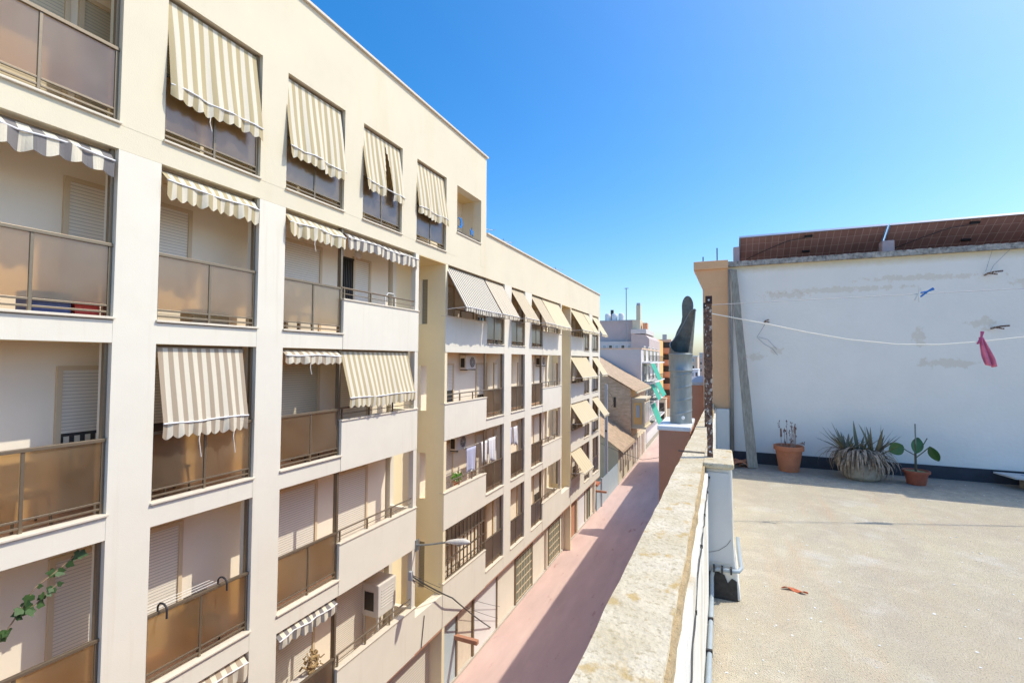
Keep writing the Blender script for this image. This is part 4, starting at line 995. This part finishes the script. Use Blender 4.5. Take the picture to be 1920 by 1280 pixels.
fin = [(-.105, .08), (-.085, .22), (-.05, .33), (.0, .43), (.012, .50), (.010, .57)]+[(.073+.064*math.cos(q), .62+.125*math.sin(q)) for q in [math.radians(190-14*k) for k in range(15)]]+[(.105, .50), (.10, .08)]
MB().prism([(cx+p, q) for p, q in fin], cy+.118, cy+.124).build('cowl_fin', galvd, t, bevel=.002)
rim = []
for d in range(96, 301, 6):
    a = math.radians(d-90); z = hh(d); rim.append((cx+(.128-.02*z)*math.cos(a)+.10*z, cy+(.128-.02*z)*math.sin(a), .062+z))
MB().tube(rim, .0075, 6).build('cowl_lit_rim', galv, t, smooth=True)  # paler metal than the cowl puts its lit edge into the colour
o = g.build('cowl', galvd, t, smooth=True); sm = o.modifiers.new('t', 'SOLIDIFY'); sm.thickness = .006

# ---------------------------------------------------------------- white wall and neighbour
t = thing('neighbour_building', (4, 9, GZ), 'neighbouring building with whitewashed wall, dirty coping and orange end column', 'building')
MB().box(.13, 9, 8.45, 8.75, TZ-.5, 1.485).box(4.45, 9, 8.46, 8.74, 1.486, 2.1).build('wall', wwall, t)  # raised part out of view is added to step the shadow on the terrace
MB().box(.13, 9, 8.75, 20, GZ, 1.05).build('roof', brownr, t)
g = MB(); rg = random.Random(6); Y0 = 8.40
V = []; N = 160
for k in range(N+1):
    x = .13+(4.44-.13)*k/N; a = [rg.uniform(-.006, .006) for _ in range(4)]
    V += [(x, Y0+a[0], 1.487), (x, 8.78, 1.487), (x, 8.78, 1.575+a[2]), (x, Y0+a[0]+.004, 1.565+a[1])]
g.faces(V, [(k*4+q, k*4+(q+1) % 4, (k+1)*4+(q+1) % 4, (k+1)*4+q) for k in range(N) for q in range(4)]+[(0, 1, 2, 3), (N*4+3, N*4+2, N*4+1, N*4)])
g.build('wall_coping', copd, t)
MB().box(.13, 9, 8.425, 8.449, TZ+.001, -1.425).build('skirting', skirt, t)
MB().box(-.25, .128, 8.44, 8.8, -.77, 1.46).build('end_column', orange, t)
MB().prism([(-.25, 1.16), (.128, 1.16), (.128, 1.461), (-.375, 1.461)], 8.435, 8.82).build('column_bracket', orange, t)
MB().box(-.385, .135, 8.40, 8.84, 1.462, 1.60).build('column_cap', orange, t, bevel=.01)
MB().box(-.06, .126, 8.36, 8.60, TZ, -.773).build('white_base', wwall, t, bevel=.01)
MB().box(-.25, -.062, 8.45, 8.8, GZ, -.772).build('lower_column', brownr, t)
MB().box(-.46, -.255, 8.6, 12, GZ, -.42).build('street_wall', brownr, t); MB().box(-.48, -.253, 8.58, 12.02, -.419, -.37).build('street_wall_cap', greyp, t)
for (x, h) in ((-.245, .11), (-.03, .24)): MB().tube([(x, 8.6, 1.601), (x, 8.6, 1.601+h)], .010, 6).build('rebar', darkm, t)
t = thing('roof_building', (3, 34, GZ), 'long low building further along our side of the street, hidden behind the orange column', 'building')
MB().box(-.30, 9, 20.02, 50, GZ, -.80).build('wall', brownr, t); MB().box(-.62, 1.2, 36.2, 37.2, -.799, .75).build('chimney_block', brownr, t)
t = thing('roof_building', (3, 56, GZ), 'taller brown building after the long low one on our side of the street', 'building')
MB().box(-.30, 9, 50.02, 61, GZ, .9).build('wall', brownr, t)
# weathered vertical strip in the corner
one(MB().tube([(.165, 8.40, -1.42), (.165, 8.40, 1.44)], .030, 10), 'drain_pipe', mat('old_pipe', (.42, .40, .36), .8, noise=.4, nscale=9, stretch=(1, 1, .3)), 'weathered grey vertical pipe in the corner beside the orange column', 'pipe', None, (.165, 8.4, -1.42), smooth=True)
# leaning board
a = Vector((.205, 8.36, 1.42)); b = Vector((.43, 8.05, TZ+.01)); d = (b-a).normalized(); sd = Vector((1, .15, 0)).normalized(); nn = d.cross(sd).normalized()
g = MB(); V = []; rg = random.Random(8); N = 24
for k in range(N+1):
    p = a.lerp(b, k/N); w = .048+.022*k/N; j = rg.uniform(-.003, .003); th = .014
    V += [p-sd*(w+j)-nn*th, p+sd*(w-j)-nn*th, p+sd*(w-j)+nn*th, p-sd*(w+j)+nn*th]
g.faces(V, [(k*4+q, k*4+(q+1) % 4, (k+1)*4+(q+1) % 4, (k+1)*4+q) for k in range(N) for q in range(4)]+[(0, 3, 2, 1), (N*4, N*4+1, N*4+2, N*4+3)])
one(g, 'leaning_board', woodm, 'long weathered board leaning against the whitewashed wall', 'board', None, tuple(b))
# broken clay shards near the pier
g = MB()
for (x, y, rr) in ((.26, 8.05, .10), (.34, 8.2, .08), (.2, 8.25, .07)):
    V = []
    for k in range(9):
        for j in range(2): an = math.pi*k/8; V.append((x+rr*math.cos(an), y+j*.16-.02*k, TZ+.01+rr*.8*math.sin(an)))
    g.faces(V, [(k*2, k*2+2, k*2+3, k*2+1) for k in range(8)])
o = one(g, 'roof_tile_pieces', terra, 'broken terracotta tile pieces lying behind the pier at the wall', 'tile pieces', None, (.27, 8.15, TZ)); o.modifiers.new('t', 'SOLIDIFY').thickness = .012

# ---------------------------------------------------------------- solar panels
def solar_mat():
    m = mat('solar_back', (.17, .10, .085), .5); n = m.node_tree.nodes; l = m.node_tree.links; b = n['Principled BSDF']
    tc = n.new('ShaderNodeTexCoord'); t = n.new('ShaderNodeTexBrick'); t.offset = 0; t.inputs['Scale'].default_value = 1
    t.inputs['Color1'].default_value = (.38, .22, .20, 1); t.inputs['Color2'].default_value = (.30, .17, .155, 1); t.inputs['Mortar'].default_value = (.62, .50, .44, 1)
    t.inputs['Mortar Size'].default_value = .0032; t.inputs['Mortar Smooth'].default_value = .2; t.inputs['Brick Width'].default_value = .095; t.inputs['Row Height'].default_value = .165
    l.new(tc.outputs['Object'], t.inputs['Vector']); l.new(t.outputs[0], b.inputs['Base Color']); return m
solm = solar_mat(); alum = mat('aluminium', (.72, .73, .75), .35, .8)
TIL = math.radians(33)
def panel(x0, w, lab, seed):
    """tilted towards +Y: upper edge near the camera; the underside shows"""
    yt, zt, ln = 8.85, 2.04, 1.72
    P = thing('solar_panel', (x0, yt, zt), lab, 'solar panel', 'solar panels on the neighbouring roof')
    P.rotation_euler = (-TIL, 0, 0)
    def part(mb, nm, m):
        me = bpy.data.meshes.new(nm); me.from_pydata(mb.v, [], mb.f); me.materials.append(m); o = bpy.data.objects.new(nm, me); S.collection.objects.link(o); o.parent = P; return o
    part(MB().box(.0, w, 0, ln, -.004, .004), 'cell_sheet', solm)
    fr = MB().box(-.0, w, -.02, -.0005, -.025, .012).box(0, w, ln+.0005, ln+.02, -.025, .012).box(-.02, -.0005, -.02, ln+.02, -.025, .012).box(w+.0005, w+.02, -.02, ln+.02, -.025, .012)
    part(fr, 'frame', alum)
    g = MB()
    for yy in (.06, .40, .75): g.box(w/2-.06, w/2+.05, yy, yy+.035, -.03, -.005)
    part(g, 'junction_box', black)
    part(MB().tube([(w/2+.02, .08, -.03), (w/2-.3, .12, -.05), (w/2-.6, .3, -.04), (.1, .5, -.03)], .006, 6), 'lead', cablem)
panel(.33, 1.98, 'solar panel on the neighbouring roof, left one next to the small lilac block', 1)
panel(2.37, 2.0, 'solar panel on the neighbouring roof, right one running out of the picture', 2)
panel(4.47, 1.98, 'solar panel on the neighbouring roof beyond the picture edge', 3)
for (x0, x1, z1, lab) in ((.22, .31, 1.88, 'small lilac concrete block at the left end of the solar panels'), (2.25, 2.40, 1.80, 'lilac concrete block under the joint between two solar panels')):
    one(MB().box(x0, x1, 8.80, 8.98, 1.06, z1), 'support_block', pinkr, lab, 'block', 'concrete blocks supporting the solar panels', ((x0+x1)/2, 8.9, 1.06), bevel=.008)
# ---------------------------------------------------------------- clothes lines
wire('thin grey steel clothes wire stretched high in front of the whitewashed wall', [(-.12, 5.46, .575), (4.3, 7.22, .84)], .0035, 'clothes_wire', wirem, None, cat='wire')
rp = [(-.10, 5.46, .49), (.448, 5.676, .38), (.83, 5.83, .295), (1.221, 5.982, .222), (1.673, 6.16, .174), (2.072, 6.318, .172), (2.471, 6.475, .206), (2.9, 6.645, .26), (3.5, 6.88, .35), (4.4, 7.24, .52)]
one(MB().tube(rp, .006, 6), 'clothes_rope', ropew, 'slack cream rope sagging in front of the whitewashed wall from the rusty post', 'rope', None, rp[0])
# pink cloth
p = Vector((2.475, 6.47, .235)); g = MB(); N, M = 10, 12; V = []
for j in range(M+1):
    for i in range(N+1):
        s, q = i/N, j/M; w = .018+.045*q*(1-.45*max(0, q-.7)/.3)
        V.append(p+Vector(((s-.5)*2*w+.07*q-.01, .02*math.sin(s*11)*(.4+q), -.31*q*(1-.14*abs(s-.75))+.015)))
o = one(g.faces(V, [(j*(N+1)+i, j*(N+1)+i+1, (j+1)*(N+1)+i+1, (j+1)*(N+1)+i) for j in range(M) for i in range(N)]), 'hanging_cloth', pinkc, 'small pink cloth pinned to the cream rope', 'cloth', None, tuple(p), smooth=True)
o.modifiers.new('t', 'SOLIDIFY').thickness = .004
def peg(c, m, lab, ang):
    d = Vector((math.cos(ang), .1, math.sin(ang)))
    q = Vector((-d.z, 0, d.x)); c = Vector(c)
    g = MB().tube([c-d*.07-q*.018, c+d*.02, c+d*.075+q*.006], .009, 6).tube([c-d*.06+q*.024, c+d*.02, c+d*.075-q*.008], .009, 6)
    one(g, 'clothes_peg', m, lab, 'clothes peg', None, tuple(c))
peg((1.97, 6.29, .715), bluep, 'blue clothes peg on the thin grey wire', .5)
peg((1.90, 6.26, .685), whitep, 'small white clothes peg beside the blue one', 1.35)
peg((2.465, 6.46, .235), mat('dark_pink_plastic', (.5, .08, .2), .4), 'dark pink peg holding the cloth on the rope', 1.4)
# wall hooks and wires
def hook(x, z, lab, s=1):
    H = thing('wall_hook', (x, 8.45, z), lab, 'wall hook', 'rusty hooks in the whitewashed wall')
    MB().tube([(x-.05*s, 8.45, z-.01), (x-.05*s, 8.36, z), (x+.0, 8.33, z+.012), (x+.09*s, 8.34, z+.02)], .011, 6).tube([(x-.05*s, 8.36, z), (x+.04, 8.35, z-.02)], .010, 6).build('hook', rollm, H)
hook(3.33, 1.17, 'rusty hook high on the white wall with thin wires running upward')
hook(3.38, .45, 'rusty hook in a flaking patch near the pink cloth')
hook(.66, .60, 'small rusty hook with a dangling wire near the leaning board', .35)
one(MB().tube([(3.30, 8.36, 1.18), (3.36, 8.42, 1.28), (3.55, 8.43, 1.50)], .003, 4).tube([(3.27, 8.40, 1.2), (3.36, 8.43, 1.5)], .002, 4), 'hook_wire', wirem, 'thin wires from the high rusty hook up to the coping', 'wire', None, (3.3, 8.4, 1.18))
one(MB().tube([(.66, 8.4, .59), (.60, 8.41, .48), (.53, 8.42, .36), (.62, 8.42, .26), (.74, 8.42, .18), (.81, 8.42, .08)], .0035, 5).tube([(.55, 8.42, .36), (.68, 8.42, .32), (.80, 8.42, .17)], .003, 5), 'dangling_wire', wirem, 'loose bent wire dangling from the small hook', 'wire', None, (.66, 8.4, .59))

# ---------------------------------------------------------------- pot plants
c = (.905, 8.10, TZ)
t = thing('potted_plant', c, 'terracotta pot of dead flower stalks, left one of the three plants', 'potted plant', 'potted plants along the white wall')
MB().lathe([(.0, .0), (.125, .0), (.13, .02), (.172, .29), (.176, .30), (.196, .305), (.198, .365), (.185, .37), (.175, .36), (.165, .31), (0, .31)], c, 36).build('pot', terra, t, smooth=False)
MB().lathe([(.0, .335), (.166, .325)], c, 24).build('soil', soil, t)
g = MB(); g2 = MB(); rg = random.Random(21)
for k in range(17):
    a = rg.uniform(0, 6.28); rr = rg.uniform(.02, .14); x, y = c[0]+rr*math.cos(a), c[1]+rr*math.sin(a); h = rg.uniform(.12, .40) if k < 14 else .3
    lean = rg.uniform(-.04, .04) if k < 15 else .22; top = Vector((x+lean, y+rg.uniform(-.03, .03), c[2]+.32+h*(1 if k < 15 else .35)))
    g.tube([(x, y, c[2]+.30), (x+lean*.4, y, c[2]+.32+h*.5*(1 if k < 15 else .3)), top], .0028, 4)
    for j in range(5):
        p = top+Vector((rg.uniform(-.012, .012), rg.uniform(-.012, .012), -rg.uniform(0, .09))); s = rg.uniform(.006, .014)
        g2.tube([p, p+Vector((rg.uniform(-.01, .01), 0, s*2))], [s*.5, s*.35], 5)
g2.tube([(.80, 8.0, c[2]+.50), (.80, 8.0, c[2]+.62)], [.014, .008], 6); g.tube([(.80, 8.0, c[2]+.3), (.80, 8.0, c[2]+.55)], .003, 4)
g.build('stalks', mat('pale_stalk', (.38, .27, .20), .9), t); g2.build('seed_heads', mat('brown_seeds', (.16, .065, .04), .9), t)
# aloe
c = (1.76, 7.98, TZ)
t = thing('potted_plant', c, 'large aloe clump with a skirt of dead leaves spilling over a pale round pot', 'potted plant', 'potted plants along the white wall')
g = MB().lathe([(0, 0), (.18, 0), (.225, .05), (.235, .12), (.225, .19), (.19, .24), (.17, .22), (0, .22)], c, 40)
rg = random.Random(31); g.v = [(v[0]*1, v[1], v[2]+rg.uniform(-.004, .004)) for v in g.v]; g.build('pot', stonep, t, smooth=True)
def blade(g, p, dx, dy, up, ln, w, droop, m=None, seg=6, thick=.3):
    hd = Vector((dx, dy, 0)).normalized() if (dx or dy) else Vector((1, 0, 0)); sd = Vector((-hd.y, hd.x, 0)); V = []
    q = Vector(p); ang = up
    for k in range(seg+1):
        s = k/seg; ww = w*(1-s)**.7*(.7+.6*min(1, s*4)) if s < 1 else .0008
        nrm = (hd*-math.sin(ang)+Vector((0, 0, 1))*math.cos(ang))
        V += [q-sd*ww, q-nrm*ww*thick, q+sd*ww]
        q = q+(hd*math.cos(ang)+Vector((0, 0, math.sin(ang))))*ln/seg; ang -= droop/seg
    g.faces(V, [f_ for k in range(seg) for f_ in ((k*3, k*3+1, k*3+4, k*3+3), (k*3+1, k*3+2, k*3+5, k*3+4), (k*3, k*3+3, k*3+5, k*3+2))], m)
g = MB(); rg = random.Random(33)
for (ox, n) in ((-.17, 18), (.14, 18), (-.02, 7)):
    for k in range(n):
        a = rg.uniform(0, 6.28); up = rg.uniform(.5, 1.45)
        blade(g, (c[0]+ox+.05*math.cos(a), c[1]+.05*math.sin(a), c[2]+.36+rg.uniform(-.03, .05)), math.cos(a), math.sin(a), up, rg.uniform(.2, .4), rg.uniform(.018, .028), rg.uniform(-.35, .5))
for (a, up, ln) in ((3.3, .75, .42), (3.0, .5, .40), (2.9, 1.1, .3), (.1, .85, .36), (-.2, 1.1, .38)):
    blade(g, (c[0]+(-.2 if a > 1 else .15), c[1]-.05, c[2]+.36), math.cos(a), math.sin(a), up, ln, .02, .1)
g.build('leaves', aloem, t)
g = MB()
for k in range(430):
    a = rg.uniform(0, 6.28); rr = rg.uniform(.02, .19); e = 1.25 if rg.random() < .5 else 1
    blade(g, (c[0]+e*rr*math.cos(a)-.02, c[1]+.8*rr*math.sin(a), c[2]+.27+rg.uniform(0, .13)), math.cos(a), math.sin(a)-.25, rg.uniform(-.5, .7), rg.uniform(.2, .44), rg.uniform(.008, .018), rg.uniform(1.9, 3.2), None, 7)
g.box(c[0]-.13, c[0]+.12, c[1]-.12, c[1]+.12, c[2]+.20, c[2]+.33)
g.build('dead_leaves', drym, t)
# rubber plant
c = (2.335, 7.93, TZ)
t = thing('potted_plant', c, 'small rubber plant on a stake in a dark terracotta bowl, right of the aloe', 'potted plant', 'potted plants along the white wall')
MB().lathe([(0, 0), (.095, 0), (.10, .01), (.128, .15), (.148, .152), (.15, .18), (.135, .183), (.125, .16), (0, .15)], c, 32).build('pot', terrad, t)
MB().lathe([(0, .168), (.124, .163)], c, 20).build('soil', mat('pale_soil', (.34, .30, .14), 1, noise=.4, nscale=40), t)
MB().tube([(c[0]-.002, c[1], c[2]+.16), (c[0]-.004, c[1], c[2]+.45), (c[0], c[1], c[2]+.52)], [.014, .011, .006], 8).build('stem', mat('dark_stem', (.09, .08, .045), .8), t)
MB().tube([(c[0]+.008, c[1]+.012, c[2]+.16), (c[0]+.004, c[1]+.012, c[2]+.78)], .008, 8).build('stake', mat('grey_stake', (.20, .21, .19), .8), t)
g = MB(); gl = MB()
def bigleaf(p, d, up, s, w):
    d = Vector(d).normalized(); up = Vector(up); sd = d.cross(up).normalized(); up = sd.cross(d).normalized(); N = 8; V = []
    for k in range(N+1):
        q = k/N; ww = w*math.sin(math.pi*min(1, q*.97+.015))**.7; ce = Vector(p)+d*s*q-up*.04*q*q
        V += [ce-sd*ww+up*.012, ce, ce+sd*ww+up*.012]
    gl.faces(V, [f_ for k in range(N) for f_ in ((k*3, k*3+1, k*3+4, k*3+3), (k*3+1, k*3+2, k*3+5, k*3+4))])
j1 = Vector((c[0], c[1], c[2]+.34)); 
g.tube([j1+Vector((0, 0, .03)), j1+Vector((-.10, -.02, .09)), j1+Vector((-.15, -.03, .13))], .006, 6); bigleaf(j1+Vector((-.14, -.03, .15)), (-.8, -.2, -.45), (.3, -1, .2), .17, .085)
g.tube([j1, j1+Vector((.07, 0, .07)), j1+Vector((.15, -.01, .16))], .006, 6); bigleaf(j1+Vector((.15, -.01, .16)), (.35, -.1, -1), (-.7, -.8, 0), .20, .06)
g.tube([j1+Vector((0, 0, .05)), j1+Vector((.06, 0, .13)), j1+Vector((.13, .02, .26))], .006, 6); bigleaf(j1+Vector((-.005, -.01, .06)), (.25, .1, 1), (.1, -1, 0), .21, .07)
g.build('branch', mat('green_stem', (.07, .10, .04), .7), t); o = gl.build('leaf', leafm, t); o.modifiers.new('t', 'SOLIDIFY').thickness = .002
# low bench and box at the right edge
t = thing('low_bench', (3.62, 8.2, TZ), 'low bench of pale printed board at the right edge by the wall', 'bench')
MB().prism([(3.28, 8.38), (3.36, 8.05), (4.3, 7.95), (4.3, 8.38)], -1.46, -1.44, 'z').build('board', mat('pale_board', (.60, .585, .55), .7, noise=.15, nscale=10), t)
MB().box(3.9, 3.98, 8.05, 8.35, TZ, -1.461).build('leg', card, t)
g = MB(); rg = random.Random(3)
for k in range(14): x = 3.5+rg.uniform(0, .45); y = 8.08+rg.uniform(0, .22); g.box(x, x+rg.uniform(.03, .1), y, y+.015, -1.439, -1.437)
g.build('print', mat('blue_print', (.12, .17, .33), .6), t)
o = one(MB().box(3.50, 3.80, 8.06, 8.30, TZ+.001, -1.463), 'cardboard_box', card, 'small cardboard box under the pale printed board', 'box', None, (3.65, 8.2, TZ), bevel=.004)
# floor debris
V = []
for k in range(9):
    s = k/8; w = .022*math.sin(math.pi*s); V += [(.38+.16*s, 3.92+.02*math.sin(s*5)-w, TZ+.012+.012*math.sin(s*9)), (.38+.16*s, 3.92+.02*math.sin(s*5)+w, TZ+.008)]
o = one(MB().faces(V, [(k*2, k*2+2, k*2+3, k*2+1) for k in range(8)]), 'dry_leaf', redl, 'curled red dry leaf lying on the sunlit terrace', 'leaf', None, (.4, 3.9, TZ)); o.modifiers.new('t', 'SOLIDIFY').thickness = .004
rg = random.Random(77)
g = MB()
for k in range(260):
    y = rg.uniform(2.1, 8.2); x = rg.uniform(0, 1)*(.1+y*.75)+.0; s = rg.uniform(.0025, .008)*(1+.05*y)
    if -.1 < x < .13 and 3.5 < y < 4.3: continue
    pts = [(x+s*rg.uniform(.5, 1.4)*math.cos(a), y+s*rg.uniform(.5, 1.4)*math.sin(a), TZ+rg.uniform(.001, .005)) for a in (0, 1.2, 2.5, 3.8, 5)]
    g.poly(pts)
tag(g.build('paint_flakes', mat('flake_white', (.80, .79, .75), .8), None), 'white paint flakes and grit scattered over the terrace', 'grit', kind='stuff').modifiers.new('t', 'SOLIDIFY').thickness = .003
